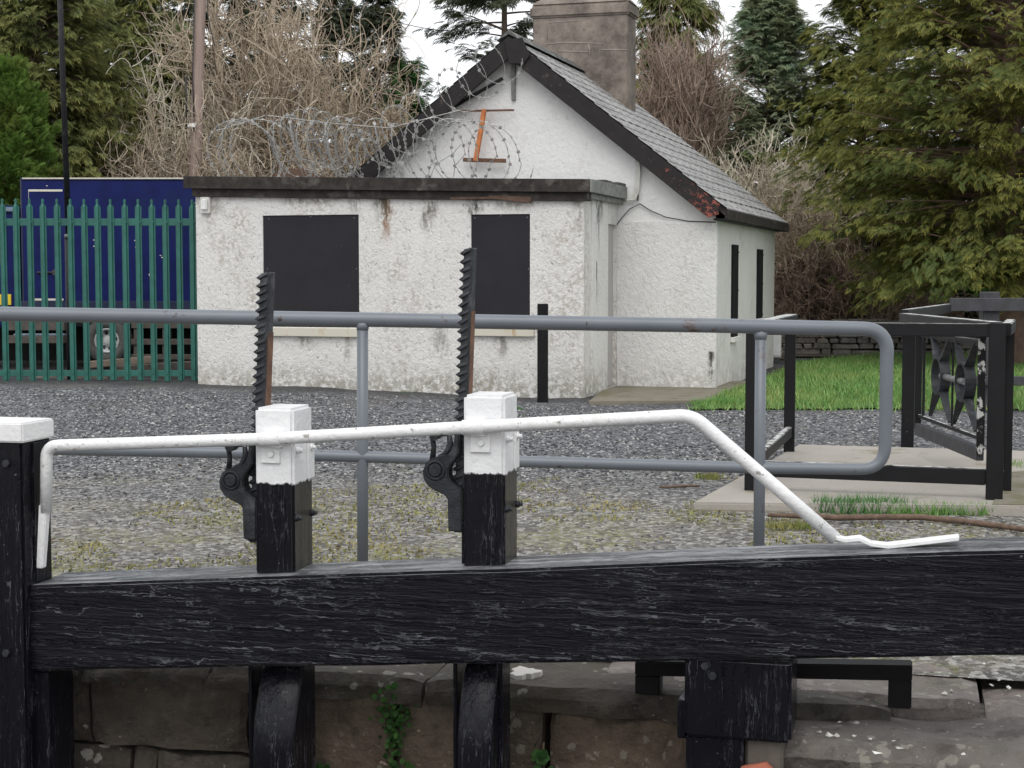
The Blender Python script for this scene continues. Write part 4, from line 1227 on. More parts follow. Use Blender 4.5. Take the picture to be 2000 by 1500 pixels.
# corner pier of the extension and a pipe stain board
mb = MB(); mb.box((ex1 - .001, EY + .34, -.25), (ex1 + .014, EY + door[0] - .02, eH - .02)); build('pier', mb, M['pier roughcast'], house, .003)

# flat roof of the extension: two stepped fascia boards and felt
rz = lambda x: 2.62 + (2.50 - 2.62) * (x - ex0) / (ex1 - ex0)
rx0, rx1 = HF.hit_y(356, 360, EY - .13).x, HF.hit_y(1152, 360, EY - .10).x
fy0 = EY - .11
mb = MB()
mb.hexa([(rx0, fy0, rz(rx0) - .15), (rx1, fy0, rz(rx1) - .15), (rx1, fy0 + .03, rz(rx1) - .15), (rx0, fy0 + .03, rz(rx0) - .15)],
        [(rx0, fy0, rz(rx0)), (rx1, fy0, rz(rx1)), (rx1, fy0 + .03, rz(rx1)), (rx0, fy0 + .03, rz(rx0))])
fr = build('fascia_board', mb, M['aged timber fascia'], house, .004)
mb = MB(); e = .055
mb.hexa([(rx0 + .09, fy0 + e, rz(rx0) - .25), (rx1, fy0 + e, rz(rx1) - .25), (rx1, fy0 + e + .03, rz(rx1) - .25), (rx0 + .09, fy0 + e + .03, rz(rx0) - .25)],
        [(rx0 + .09, fy0 + e, rz(rx0) - .148), (rx1, fy0 + e, rz(rx1) - .148), (rx1, fy0 + e + .03, rz(rx1) - .148), (rx0 + .09, fy0 + e + .03, rz(rx0) - .148)])
build('fascia_board', mb, M['aged timber fascia'], house, .004)
for nm, o_, z0, z1, y0 in (('end_board', .0, -.15, .0, fy0 + .002), ('end_board', -.05, -.215, -.148, fy0 + e)):
    mb = MB(); zz = rz(rx1); mb.box((rx1 + .002 + o_, y0, zz + z0), (rx1 + .034 + o_, -.02, zz + z1)); build(nm, mb, M['weathered grey board'], house, .004)
mb = MB()
mb.hexa([(rx0, fy0 + .031, rz(rx0) - .12), (rx1, fy0 + .031, rz(rx1) - .12), (rx1, -.005, rz(rx1) - .12), (rx0, 2.0, rz(rx0) - .12)],
        [(rx0, fy0 + .031, rz(rx0) - .005), (rx1, fy0 + .031, rz(rx1) - .005), (rx1, -.005, rz(rx1) + .01), (rx0, 2.0, rz(rx0) + .02)])
build('flat_roof', mb, M['felt roof'], house)
mb = MB()
for i in range(27):                    # torn felt and flashing against the gable
    a = HF.hit_y(1040 + i * 6.0, 345, -.3).x; k = random.uniform(.02, .085)
    mb.box((a, -.40 + random.uniform(-.1, .1), rz(a) - .02), (a + random.uniform(.05, .14), -.06, rz(a) + k))
build('torn_flashing', mb, M['felt roof'], house, .006)
# broken soffit board and rust hanging under the fascia
a = HF.hit_y(955, 385, EY - .05); b = HF.hit_y(1037, 397, EY - .05)
mb = MB(); mb.hexa([(a.x, EY - .06, a.z - .015), (b.x, EY - .06, b.z), (b.x, EY - .02, b.z), (a.x, EY - .02, a.z - .015)], [(a.x, EY - .06, a.z + .02), (b.x, EY - .06, b.z + .075), (b.x, EY - .02, b.z + .075), (a.x, EY - .02, a.z + .02)])
build('broken_soffit', mb, M['rotten board'], house, .003)
a = HF.hit_y(880, 382, EY - .05); b = HF.hit_y(960, 389, EY - .05)
mb = MB(); mb.box((a.x, EY - .058, b.z), (b.x, EY - .03, b.z + .03)); build('soffit_edge', mb, M['rotten board'], house, .003)
# lamp under the left end of the fascia
a = HF.hit_y(391, 384, EY - .04); b = HF.hit_y(410, 417, EY - .04)
mb = MB(); mb.box((a.x, EY - .05, b.z), (b.x, EY + .001, a.z)); wl = build('wall_lamp', mb, M['off white plastic'], house, .008, 2)
mb = MB(); mb.box((a.x + .022, EY - .085, b.z + .04), (b.x - .022, EY - .048, a.z - .03)); build('lamp_glass', mb, M['white plastic'], wl, .014, 3)

# main walls
mb = MB()
mb.add([(xl, 0, -.25), (0, 0, -.25), (0, 0, ez0 + .12), (apx, 0, apz + .13), (xl, 0, zl_ + .12)], [(0, 1, 2, 3, 4)])
mb.add([(xl, LEN, -.25), (0, LEN, -.25), (0, LEN, ez0 + .12), (apx, LEN, apz + .13), (xl, LEN, zl_ + .12)], [(4, 3, 2, 1, 0)])
mb.add([(xl, 0, -.25), (xl, LEN, -.25), (xl, LEN, zl_), (xl, 0, zl_)], [(3, 2, 1, 0)])
build('gable_wall', mb, M['gable render'], house)
mb = MB()
mb.add([(0, 0, -.25), (0, LEN, -.25), (0, LEN, ez0 + .12), (0, 0, ez0 + .12)], [(0, 1, 2, 3)])
build('side_wall', mb, M['side render'], house)
bz = HF.hit_y(1300, 432, 0).z
mb = MB(); mb.box((ex1 + .001, -.022, -.25), (.022, .002, bz)); mb.box((-.001, .0, -.25), (.022, .10, bz - .02))
build('lower_band', mb, M['lower roughcast'], house, .004)
# narrow boarded windows of the side wall
for pa, pb, y0, y1 in ((1433, 1443, 478, 658), (1482, 1491, 487, 622)):
    a = HF.hit_x(pa, y0, .03); b = HF.hit_x(pb, y0, .03)
    z1 = HF.hit_x((pa + pb) / 2, y0, .03).z; z0 = HF.hit_x(pa, y1, .03).z
    mb = MB(); mb.box((.001, a.y, z0), (.030, b.y, z1)); sb = build('narrow_window_board', mb, M['black window board'], house, .003)
    mb = MB()
    for k in (.05, .5, .92):
        mb = MB(); mb.tube([(.02, b.y - .002, z0 + (z1 - z0) * k), (.02, b.y + .05, z0 + (z1 - z0) * k)], .012, 6)
        build('hinge', mb, M['black bollard paint'], sb)
    mb = MB(); mb.box((.001, a.y - .03, z0 - .07), (.06, b.y + .03, z0 - .002)); build('window_sill', mb, M['side render'], house, .005)

# roof
ov = .20; th = .07; eo = .17
wall_apz = apz; apz = apz + .15
def roof_slab(sgn):
    xe = (eo if sgn > 0 else xl - eo); ze = apz - slope * abs(xe - apx)
    off = .10
    me = bpy.data.meshes.new('roof_slope')
    nrow = 15; mb2 = MB(); UV = []
    L = math.hypot(xe - apx, apz - ze)
    for i in range(nrow):
        f0, f1 = i / nrow, (i + 1) / nrow
        lift = .016
        x0 = apx + (xe - apx) * f0; z0 = apz + (ze - apz) * f0 + off
        x1 = apx + (xe - apx) * f1; z1 = apz + (ze - apz) * f1 + off + lift
        y0, y1 = -ov, LEN + ov
        mb2.add([(x0, y0, z0), (x1, y0, z1), (x1, y1, z1), (x0, y1, z0)], [(0, 1, 2, 3) if sgn > 0 else (3, 2, 1, 0)]); UV.append((i, f0, f1))
        mb2.add([(x1, y0, z1), (x1, y0, z1 - lift), (x1, y1, z1 - lift), (x1, y1, z1)], [(0, 1, 2, 3) if sgn > 0 else (3, 2, 1, 0)]); UV.append((i, f1, f1))
    me.from_pydata(mb2.v, [], mb2.f)
    uvl = me.uv_layers.new(name='UVMap')
    for p in me.polygons:
        for li in p.loop_indices:
            v = me.vertices[me.loops[li].vertex_index].co
            uvl.data[li].uv = (v.y, (v.x - apx) * sgn / max(1e-6, abs(xe - apx)) * L)
    me.materials.append(M['slate'])
    o = bpy.data.objects.new('roof_slope', me); link(o); o.parent = house; WM[o.name] = HF
    # timber deck under the slates, barge boards and eaves board
    mb = MB()
    mb.hexa([(apx, -ov + .03, apz + .0), (xe, -ov + .03, ze + .0), (xe, LEN + ov, ze + .0), (apx, LEN + ov, apz + .0)] if sgn > 0 else [(xe, -ov + .03, ze), (apx, -ov + .03, apz), (apx, LEN + ov, apz), (xe, LEN + ov, ze)],
            [(apx, -ov + .03, apz + .095), (xe, -ov + .03, ze + .095), (xe, LEN + ov, ze + .095), (apx, LEN + ov, apz + .095)] if sgn > 0 else [(xe, -ov + .03, ze + .095), (apx, -ov + .03, apz + .095), (apx, LEN + ov, apz + .095), (xe, LEN + ov, ze + .095)])
    build('roof_deck', mb, M['aged timber fascia'], house)
    bd = .27
    mb = MB()
    xs2 = xe - sgn * .09; zs2 = apz - slope * abs(xs2 - apx)
    mb.prism([(apx, apz + .085), (xs2, zs2 + .085), (xs2 - sgn * .01, zs2 + .085 - bd * .45), (xs2 - sgn * .14, zs2 + .085 - bd + slope * .14), (apx + sgn * .001, apz + .085 - bd)], lambda u, v, w: (u, w, v), -ov - .012, -ov + .028)
    build('barge_board', mb, M['barge board paint'], house, .003)
    mb = MB()
    x2 = xe + sgn * .02
    mb.box((min(xe - sgn * .03, x2), -ov + .03, ze - .03), (max(xe - sgn * .03, x2), LEN + ov, ze + .085)); build('eaves_board', mb, M['aged timber fascia'], house, .003)
    mb = MB(); mb.box((min(0, xe) if sgn > 0 else xe, -ov + .03, ze - .03), (xe if sgn > 0 else xl, LEN + ov, ze - .012)); build('soffit', mb, M['black bollard paint'], house)
roof_slab(1); roof_slab(-1)
mb = MB()
mb.prism([(apx - .16, apz + .05 - .02), (apx, apz + .165), (apx + .16, apz + .05 - .02), (apx, apz + .11)], lambda u, v, w: (u, w, v), -ov - .02, LEN + ov)
build('ridge_tile', mb, M['slate'], house)
mb = MB(); a = HF.hit_y(985, 78, -ov - .03); b = HF.hit_y(1035, 125, -ov - .03)
mb.prism([(a.x, a.z), (b.x - .1, a.z + .02), (b.x, b.z + .1), (b.x - .09, b.z), (a.x + .06, b.z + .02)], lambda u, v, w: (u, w, v), -ov - .04, -ov - .013); build('apex_block', mb, M['barge board paint'], house, .004)
# chimney
cy0 = 3.05; cy1 = cy0 + .55
a = HF.hit_y(1041, 60, cy0); b = HF.hit_y(1226, 60, cy0)
ctz = HF.hit_y(1130, 32, cy0).z
mb = MB(); mb.box((a.x, cy0, 3.2), (b.x, cy1, ctz)); ch = build('chimney', mb, M['chimney render'], house, .012, 2)
capz = HF.hit_y(1130, 4, cy0).z
mb = MB()
o1 = .04
mb.hexa([(a.x - o1, cy0 - o1, ctz), (b.x + o1, cy0 - o1, ctz), (b.x + o1, cy1 + o1, ctz), (a.x - o1, cy1 + o1, ctz)],
        [(a.x - o1, cy0 - o1, capz - .03), (b.x + o1, cy0 - o1, capz - .03), (b.x + o1, cy1 + o1, capz - .03), (a.x - o1, cy1 + o1, capz - .03)])
mb.hexa([(a.x - o1 + .002, cy0 - o1 + .002, capz - .035), (b.x + o1 - .002, cy0 - o1 + .002, capz - .035), (b.x + o1 - .002, cy1 + o1 - .002, capz - .035), (a.x - o1 + .002, cy1 + o1 - .002, capz - .035)],
        [(a.x + .06, cy0 + .06, capz + .08), (b.x - .06, cy0 + .06, capz + .08), (b.x - .06, cy1 - .06, capz + .08), (a.x + .06, cy1 - .06, capz + .08)])
build('chimney_cap', mb, M['chimney render'], ch, .03, 3)
mb = MB()
for pts_ in (((1069,78),(1069,44),(1130,40)), ((1068,86),(1105,83),(1180,85)), ((1150,86),(1152,108)), ((1090,100),(1150,101)), ((1176,97),(1225,97))):
    mb.tube([HF.hit_y(x, y, cy0 - .002) for x, y in pts_], .0065, 5)
build('mortar_patch', mb, M['pale mortar'], ch)
mb = MB(); d = HF.hit_y(1045, 60, cy0 - .9); mb.tube([(a.x - .10, cy0 + .1, 4.35), (a.x - .10, cy0 + .1, 4.62), (a.x - .05, cy0 + .1, 4.72)], .03, 8); build('vent_pipe', mb, M['off white plastic'], house)

# rusty iron bracket on the gable, boards and cables
mb = MB(); p = HF.hit_y(946, 213, -.13); q = HF.hit_y(929, 315, -.13); mb.bar(p, q, .055, .05, up=(0, 1, 0)); build('rusty_bracket', mb, M['orange rust'], house, .004)
mb = MB(); p = HF.hit_y(905, 312, -.10); q = HF.hit_y(988, 314, -.10); mb.bar(p, q, .04, .05)
p = HF.hit_y(895, 217, -.10); q = HF.hit_y(1004, 215, -.10); mb.bar(p, q, .02, .025); build('bracket_arm', mb, M['rusty iron'], house, .003)
mb = MB(); p = HF.hit_y(865, 221, -.12); q = HF.hit_y(982, 153, -.12); mb.bar(p, q, .03, .04); build('loose_batten', mb, M['black bollard paint'], house, .003)
mb = MB(); p = HF.hit_y(1003, 112, -.02); q = HF.hit_y(1003, 196, -.02); mb.bar(p, q, .04, .05); build('vertical_batten', mb, M['weathered grey board'], house, .004)
mb = MB()
for k in range(4):
    pts_ = [HF.hit_y(x + k * 2.4 - 3, y, -.03 - .01 * k) for x, y in ((1244, 305), (1245, 340), (1243, 375), (1236, 390), (1224, 392), (1212, 385), (1206, 360))][:5 + k % 3]
    mb.tube(pts_, .009, 6)
build('white_cable', mb, M['off white plastic'], house)
mb = MB()
mb.tube([HF.hit_y(x, y, -.03) for x, y in ((1250, 398), (1270, 411), (1300, 424), (1345, 432), (1398, 434))], .007, 6)
mb.tube([HF.hit_y(x, y, -.03) for x, y in ((1250, 398), (1230, 408), (1215, 425), (1204, 440))], .006, 6)
mb.tube([HF.hit_y(x, y, -.03) for x, y in ((1244, 300), (1247, 340), (1246, 392))], .008, 6)
build('black_cable', mb, M['black cable'], house)
st = [HF.M @ Vector(p) for p in ((ex1 - .05, -.9, 0), (1.6, -.25, 0), (1.4, .9, 0), (ex1 - .05, 0, 0))]
c0_, c1_, c2_, c3_ = gnd(1150, 786), gnd(1385, 784), gnd(1470, 745), gnd(1185, 757)
mb = MB(); mb.hexa([(p.x, p.y, -.1) for p in (c0_, c1_, c2_, c3_)], [(p.x, p.y, .018) for p in (c0_, c1_, c2_, c3_)])
props(build('door_step', mb, M['mossy step'], None, .006), kind='structure')

# coil of razor wire over the extension roof
rw = thing('razor_wire', 'tangled galvanised razor wire coils along the flat roof and up the gable verge', 'razor wire', HF)
mb = MB(); barbs = MB()
def wire(pts_, r=.0052):
    mb.tube(pts_, r, 5, False)
    acc = 0; last = None
    for a, b in zip(pts_, pts_[1:]):
        a = Vector(a); b = Vector(b); L = (b - a).length; acc += L
        if acc > .075:
            acc = 0; d = (b - a).normalized(); s = d.cross(Vector((random.gauss(0,1), random.gauss(0,1), random.gauss(0,1)))).normalized()
            m = a
            barbs.add([m - d * .012 + s * .022, m + d * .012 + s * .022, m + d * .02 - s * .022, m - d * .02 - s * .022], [(0, 1, 2, 3)])
            barbs.add([m - s * .02 - d * .018, m + s * .02 - d * .018, m + s * .006 + d * .018, m - s * .006 + d * .018], [(0, 1, 2, 3)])
random.seed(21)
stations = [(490,0.40),(475,.45),(480,.42),(505,.44),(556,.46),(578,.44),(600,.45),(628,.44),(650,.44),(672,.45),(700,.45),(735,.42),(775,.42),(815,.42),(850,.44),(880,.40),(905,.42),(930,.43),(960,.40),(985,.42)]
yc = -.75
prev = None; path = []
for i in range(len(stations) - 1):
    (p0, r0), (p1, r1) = stations[i], stations[i + 1]
    x0 = HF.hit_y(p0, 290, yc).x; x1 = HF.hit_y(p1, 290, yc).x
    tw = random.uniform(-.25, .25); cz = random.uniform(-.04, .05)
    for k in range(26):
        f = k / 26; a = 2 * math.pi * f
        r = r0 + (r1 - r0) * f
        zc = rz(x0) + .32 + cz
        open_ = .95 if p0 < 520 or 840 < p0 else .20
        path.append(Vector((x0 + (x1 - x0) * f + math.cos(a) * (open_ + tw) * r, yc + math.cos(a + .9) * r * .75 * (1 - .3 * open_), zc + math.sin(a) * r)))
wire(path)
path2 = []
for k in range(260):
    f = k / 259; a = f * 2 * math.pi * 9 + 1
    q = HF.hit_y(560 + 190 * f, 300 - 30 * math.sin(f * 5), yc + .3)
    path2.append(q + Vector((math.cos(a) * .17, math.cos(a + 1) * .32, math.sin(a) * .36)))
wire(path2)
path3 = []
for k in range(230):                   # strands climbing the verge towards the apex
    f = k / 229; a = f * 2 * math.pi * 8
    q = HF.hit_y(700 + 285 * f, 318 - 205 * f, -.42)
    r = .36 - .10 * f
    path3.append(q + Vector((math.cos(a) * r * .8, math.cos(a + 1) * .16, math.sin(a) * r)))
wire(path3, .0045)
for pts_ in (((545,345),(560,300),(590,275),(640,270)), ((770,345),(785,318),(800,345)), ((840,345),(852,320),(885,300),(900,282)), ((780,318),(790,300)), ((425,255),(520,225),(640,240),(760,250),(900,215))):
    wire([HF.hit_y(x, y, -.7) for x, y in pts_], .006)
build('wire_coil', mb, M['galvanised wire'], rw)
build('barbs', barbs, M['galvanised wire'], rw, clean=False)
random.seed(5)

# brown ridge seen over the flat roof at the left
mb = MB(); q = at(585, 330, 24)
mb.prism([(q.x - .45, q.z - .6), (q.x - .45, q.z - .10), (q.x - .2, q.z), (q.x + .05, q.z + .01), (q.x + .4, q.z - .12), (q.x + .4, q.z - .6)], lambda u, v, w: (u, w, v), 24, 25.2)
o = build('shed_roof', mb, M['rotten board'], None, .03, 2); props(o, 'small brown shed roof just showing over the flat roof under the razor wire', 'shed')

# ================================================================== PALISADE FENCE
pfy = 20.25
pf = thing('palisade_fence', 'green steel palisade fence with pointed pales beside the cottage', 'fence', Frame(at(380, 700, pfy).x, pfy, 0))
zt0 = at(200, 386, pfy).z
mbp = MB()
def pale(px):
    c = at(px, 560, pfy); x = c.x; wv = .041; top = at(px, 388 + (px / 400) * 2, pfy).z
    zb = ground_h(np.array(x), np.array(pfy)) + .0
    zb = float(zb) + .01
    # W section: three faces
    sec = [(-wv, .012), (-wv * .55, .012), (-wv * .4, -.014), (wv * .4, -.014), (wv * .55, .012), (wv, .012)]
    mb = MB(); V = []
    hs = [(zb, 1.0), (top - .10, 1.0), (top - .07, .55), (top - .06, .30), (top - .03, .42), (top - .01, .40), (top, .2)]
    for z, k in hs:
        V += [(x + u * k, pfy - .055 + v * max(k, .3), z) for u, v in sec]
    Fs = [(i*6+j, i*6+j+1, (i+1)*6+j+1, (i+1)*6+j) for i in range(len(hs)-1) for j in range(5)]
    V2 = [(a, b + .004, c_) for a, b, c_ in V]; n = len(V)
    mb.add(V, Fs); mb.add(V2, [f[::-1] for f in Fs])
    build('pale', mb, M['green palisade paint'], pf, world=True, clean=False)
k = 0; px = 378.5
while px > -140:
    pale(px + random.uniform(-.8, .8)); px -= 26.3
for y0, y1 in ((427, 441), (723, 735)):
    a, b = at(-150, y0, pfy), at(382, y1, pfy)
    mb = MB(); mb.box((a.x, pfy - .035, b.z), (b.x, pfy + .01, a.z)); build('rail', mb, M['green palisade paint'], pf, .003, world=True)
mb = MB(); c = at(384, 560, pfy); mb.box((c.x - .03, pfy + .012, -.05), (c.x + .02, pfy + .07, zt0 - .06)); build('post', mb, M['green palisade paint'], pf, .003, world=True)
for i in range(15):
    for y in (433, 729):
        mb = MB(); mb.disc(at(378.5 - 26.3 * i, y, pfy - .069), (0, -1, 0), .012, .01, 8)
        build('bolt', mb, M['green palisade paint'], pf, world=True)

# ================================================================== LORRY, LAMP POST, TELEGRAPH POLE, TIMBER
ly = 22.6
lo = thing('box_lorry', 'dark blue box lorry with cream pinstripe parked behind the green palisade fence', 'lorry', Frame(at(200, 700, ly).x, ly, 0))
def wb(p0, p1, y0, y1): a = at(*p0, ly); b = at(*p1, ly); return (a.x, ly + y0, b.z), (b.x, ly + y1, a.z)
mb = MB(); mb.box(*wb((40, 351), (470, 604), 0, 2.3)); bx = build('box_body', mb, M['lorry blue paint'], lo, .015, 2, world=True)
mb = MB()
mb.box(*wb((40, 347), (470, 352), -.012, .05)); mb.box(*wb((39, 351), (48, 604), -.006, .04)); mb.box(*wb((40, 588), (470, 604), -.008, .04))
build('edge_trim', mb, M['lorry dark blue'], bx, .004, world=True)
mb = MB()
for a, b in (((56, 370), (122, 374)), ((56, 370), (60, 586)), ((58, 583), (124, 587))): mb.box(*wb(a, b, -.004, .01))
mb.box(*wb((44, 347), (470, 349.5), -.016, -.0125))
build('pinstripe', mb, M['cream line'], bx, world=True)
for px, py, w in ((182, 468, 3), (182, 480, 4), (262, 469, 4), (264, 482, 4), (315, 502, 3), (312, 498, 3), (90, 362, 3), (294, 556, 10), (296, 572, 8)):
    mb = MB(); mb.box(*wb((px, py), (px + w, py + max(1.6, w * .3)), -.003, .005)); build('scuff', mb, M['cream line'], bx, world=True)
mb = MB()
p = [at(x, y, ly - .003) for x, y in ((290, 536), (298, 527), (301, 532), (301, 545), (294, 543))]
mb.add(p + [q + Vector((0, .004, 0)) for q in p], [(0,1,2,3,4),(9,8,7,6,5),(0,5,6,1),(1,6,7,2),(2,7,8,3),(3,8,9,4),(4,9,5,0)])
build('scuff', mb, M['cream line'], bx, world=True)
mb = MB(); mb.tube([at(72, 532, ly - .02), at(112, 532, ly - .02)], .014, 6); mb.disc(at(109, 532, ly), (0, -1, 0), .05, .03, 10); mb.tube([at(116, 510, ly - .02), at(117, 575, ly - .02)], .012, 6); build('door_latch', mb, M['chassis grey'], bx, world=True)
mb = MB(); mb.box(*wb((-160, 604), (470, 622), .15, 1.9)); mb.box(*wb((-160, 622), (470, 640), .4, .55)); mb.box(*wb((-160, 622), (470, 640), 1.5, 1.65)); build('chassis', mb, M['chassis grey'], lo, .01, world=True)
mb = MB(); mb.box(*wb((-150, 615), (470, 712), 1.0, 1.3)); build('shade_panel', mb, M['black bollard paint'], lo, world=True)  # dark panel added behind the wheel to stand for shade beneath the lorry
mb = MB(); mb.box(*wb((25, 652), (125, 668), .02, .16)); build('side_guard', mb, M['pale blue grey metal'], lo, .01, world=True)
for wpx in (205, ):
    for dy in (0, 1.75):
        c = at(wpx, 666, ly); c.y = ly + .1 + dy
        mb = MB(); r0 = 46 * ly / FPX; r1 = 24 * ly / FPX
        n = 28
        prof = [(r1, .0), (r0 * .78, -.02), (r0 * .95, .01), (r0, .05), (r0, .20), (r0 * .95, .24), (r1, .24)]
        V = [(c.x + r * math.cos(2*math.pi*i/n), c.y + d, c.z + r * math.sin(2*math.pi*i/n)) for i in range(n) for r, d in prof]; m = len(prof)
        mb.add(V, [(i*m+j, ((i+1)%n)*m+j, ((i+1)%n)*m+(j+1)%m, i*m+(j+1)%m) for i in range(n) for j in range(m)], True)
        wh = build('wheel', mb, M['tyre rubber'], lo, world=True)
        mb = MB(); prof = [(r1 * 1.02, .0), (r1 * .94, -.015), (r1 * .86, .02), (r1 * .80, .085), (r1 * .45, .075), (r1 * .40, .05), (r1 * .2, .04), (.004, .04)]; m = len(prof)
        V = [(c.x + r * math.cos(2*math.pi*i/n), c.y + d, c.z + r * math.sin(2*math.pi*i/n)) for i in range(n) for r, d in prof]
        mb.add(V, [(i*m+j, ((i+1)%n)*m+j, ((i+1)%n)*m+j+1, i*m+j+1) for i in range(n) for j in range(m-1)], True)
        rim = build('rim', mb, M['grey wheel rim'], wh, world=True)
        mb = MB()
        for i in range(8):
            a = 2*math.pi*i/8 + .2; mb.disc((c.x + r1*.64*math.cos(a), c.y + .085, c.z + r1*.64*math.sin(a)), (0, -1, 0), .026, .012, 10)
        build('wheel_nut', mb, M['chassis grey'], wh, world=True)
# cab at the left edge of the picture
a = at(-150, 430, ly); b = at(34, 640, ly)
mb = MB(); z = lambda y: at(0, y, ly).z
mb.prism([(b.x, z(640)), (b.x, z(404)), (b.x - .25, z(398)), (a.x + .25, z(402)), (a.x, z(500)), (a.x - .05, z(640))], lambda u, v, w: (u, w, v), ly + .1, ly + 2.1)
cab = build('cab', mb, M['lorry blue paint'], lo, .04, 3, world=True)
mb = MB(); mb.box((at(-90, 430, ly).x, ly + .085, z(520)), (at(10, 430, ly).x, ly + .12, z(425))); build('side_window', mb, M['dark glass'], cab, .02, 2, world=True)
mb = MB(); mb.box((at(-20, 430, ly).x, ly + .04, z(413)), (at(32, 430, ly).x, ly + .3, z(404))); build('roof_trim', mb, M['pale blue grey metal'], cab, .01, 2, world=True)
mb = MB(); mb.box((at(-14, 430, ly).x, ly + .07, z(596)), (at(15, 430, ly).x, ly + .11, z(575))); build('marker_plate', mb, M['yellow plate'], cab, .004, world=True)

# street lamp post
yl_ = 20.55
lp = thing('street_lamp', 'tall black steel lamp post with a thicker base, behind the palisade fence', 'lamp post', Frame(at(138, 750, yl_).x, yl_, 0))
b = at(139, 752, yl_); m_ = at(134, 462, yl_); tp = at(117, -10, yl_); dirv = (tp - m_).normalized()
mb = MB(); mb.tube([Vector((b.x, b.y, -.1)), m_], .050, 14); ba = build('base', mb, M['pole black paint'], lp, world=True)
mb = MB(); mb.tube([m_ + Vector((0,0,-.02)), m_ + Vector((0,0,.03))], [.058, .05], 14); build('collar', mb, M['worn steel'], ba, world=True)
top_ = m_ + dirv * 4.6
mb = MB(); mb.tube([m_, tp, top_, top_ + Vector((.1, -.1, .25)), top_ + Vector((.5, -.4, .35))], [.038, .034, .030, .028, .026], 14); build('shaft', mb, M['pole black paint'], lp, world=True)
mb = MB(); q = top_ + Vector((.5, -.4, .33)); mb.box((q.x - .1, q.y - .35, q.z - .06), (q.x + .12, q.y + .1, q.z + .06)); build('lantern', mb, M['off white plastic'], lp, .04, 2, world=True)

# telegraph pole
ty = 27.0
tg = thing('telegraph_pole', 'weathered pinkish wooden telegraph pole rising behind the flat roof', 'telegraph pole', Frame(at(385, 700, ty).x, ty, 0))
b = at(381, 345, ty); tp = at(392, -30, ty); dv = (tp - b).normalized()
mb = MB(); mb.tube([b - dv * (b.z + .3), b, tp, tp + dv * 3.6], [.125, .105, .095, .085], 16); build('shaft', mb, M['telegraph pole wood'], tg, world=True)
mb = MB(); q = at(378, 246, ty - .13); mb.hexa([(q.x - .09, q.y - .05, q.z - .02), (q.x + .05, q.y - .05, q.z - .03), (q.x + .05, q.y + .06, q.z - .03), (q.x - .09, q.y + .06, q.z - .02)], [(q.x - .09, q.y - .05, q.z + .02), (q.x + .05, q.y - .05, q.z + .05), (q.x + .05, q.y + .06, q.z + .05), (q.x - .09, q.y + .06, q.z + .02)]); build('bracket_box', mb, M['white plastic'], tg, .006, world=True)
mb = MB(); mb.tube([at(363, 150, ty), at(364, 200, ty), at(363, 262, ty)], .016, 6); mb.tube([at(380, 262, ty - .12), at(376, 150, ty - .12), at(381, -20, ty - .12)], .012, 6); mb.tube([at(404, -20, ty - .1), at(406, 30, ty - .1), at(412, 62, ty - .1), at(419, 90, ty - .1)], .010, 6); build('cable', mb, M['black cable'], tg, world=True)
ow = thing('overhead_wires', 'thin dark overhead wires crossing the sky above the cottage', 'wires', Frame(0, 30, 0))
for p, q, sag in (((392, -30), (700, 15), .2), ((700, 15), (1030, 38), .3), ((585, 0), (840, 210), .2)):
    A, B = at(*p, 28), at(*q, 30); mb = MB(); mb.tube([A.lerp(B, f) - Vector((0, 0, sag * 4 * f * (1 - f))) for f in np.linspace(0, 1, 12)], .007, 5); build('wire', mb, M['black cable'], ow, world=True)

# sawn timber and pallets lying behind the fence
def plank(p, q, Y0, Y1, w, h, mat, label):
    A, B = at(*p, Y0), at(*q, Y1)
    mb = MB(); mb.bar(A, B, w, h); o = build('timber_plank', mb, mat, None, .006); o['group'] = 'timber stored behind the fence'
    props(o, label, 'plank')
plank((175, 712), (300, 702), 21.3, 21.3, .2, .09, M['sawn timber'], 'pale sawn plank lying in front of the lorry wheel behind the green fence')
plank((230, 722), (385, 712), 21.05, 21.1, .2, .10, M['old pallet timber'], 'grey brown plank propped below the pale plank, reaching the cottage corner')
plank((40, 744), (215, 733), 21.0, 21.0, .2, .08, M['sawn timber'], 'long plank on the ground at the left foot of the palisade fence')
plank((215, 738), (385, 735), 20.9, 20.9, .2, .05, M['old pallet timber'], 'thin plank on the ground near the cottage corner behind the fence')
pl_ = thing('pallet_stack', 'stacked grey wooden pallets behind the fence beside the lorry wheel', 'pallets', Frame(at(320, 700, 22).x, 22, 0), group='timber stored behind the fence')
del pl_['group']
for i, (y0, y1) in enumerate(((630, 641), (662, 673), (692, 702))):
    mb = MB()
    a, b = at(258, y0, 22), at(392, y1, 22); mb.box((a.x, 21.95, b.z), (b.x, 22.08, a.z)); build('deck_board', mb, M['old pallet timber'], pl_, .004, world=True)
    for px in (262, 318, 378):
        a, b = at(px, y1, 22), at(px + 14, y1 + 21, 22); mb = MB(); mb.box((a.x, 21.97, b.z + .001), (b.x, 22.12, a.z - .001)); build('block', mb, M['old pallet timber'], pl_, .004, world=True)
pl2 = thing('timber_stack', 'low stack of grey timbers under the lorry body at the left', 'timber stack', Frame(at(90, 700, 22.3).x, 22.3, 0))
for y0, y1, x0, x1 in ((626, 645, 20, 130), (655, 670, 10, 128)):
    a, b = at(x0, y0, 22.2), at(x1, y1, 22.2); mb = MB(); mb.box((a.x, 22.1, b.z), (b.x, 22.25, a.z)); build('timber', mb, M['old pallet timber'], pl2, .006, world=True)
mb = MB(); c = at(248, 744, 20.8); mb.box((c.x - .05, c.y, -.0), (c.x + .06, c.y + .1, c.z + .045)); props(build('brick', mb, M['red brick'], None, .012, 2), 'small red brick fragment on the ground behind the fence pales', 'brick')

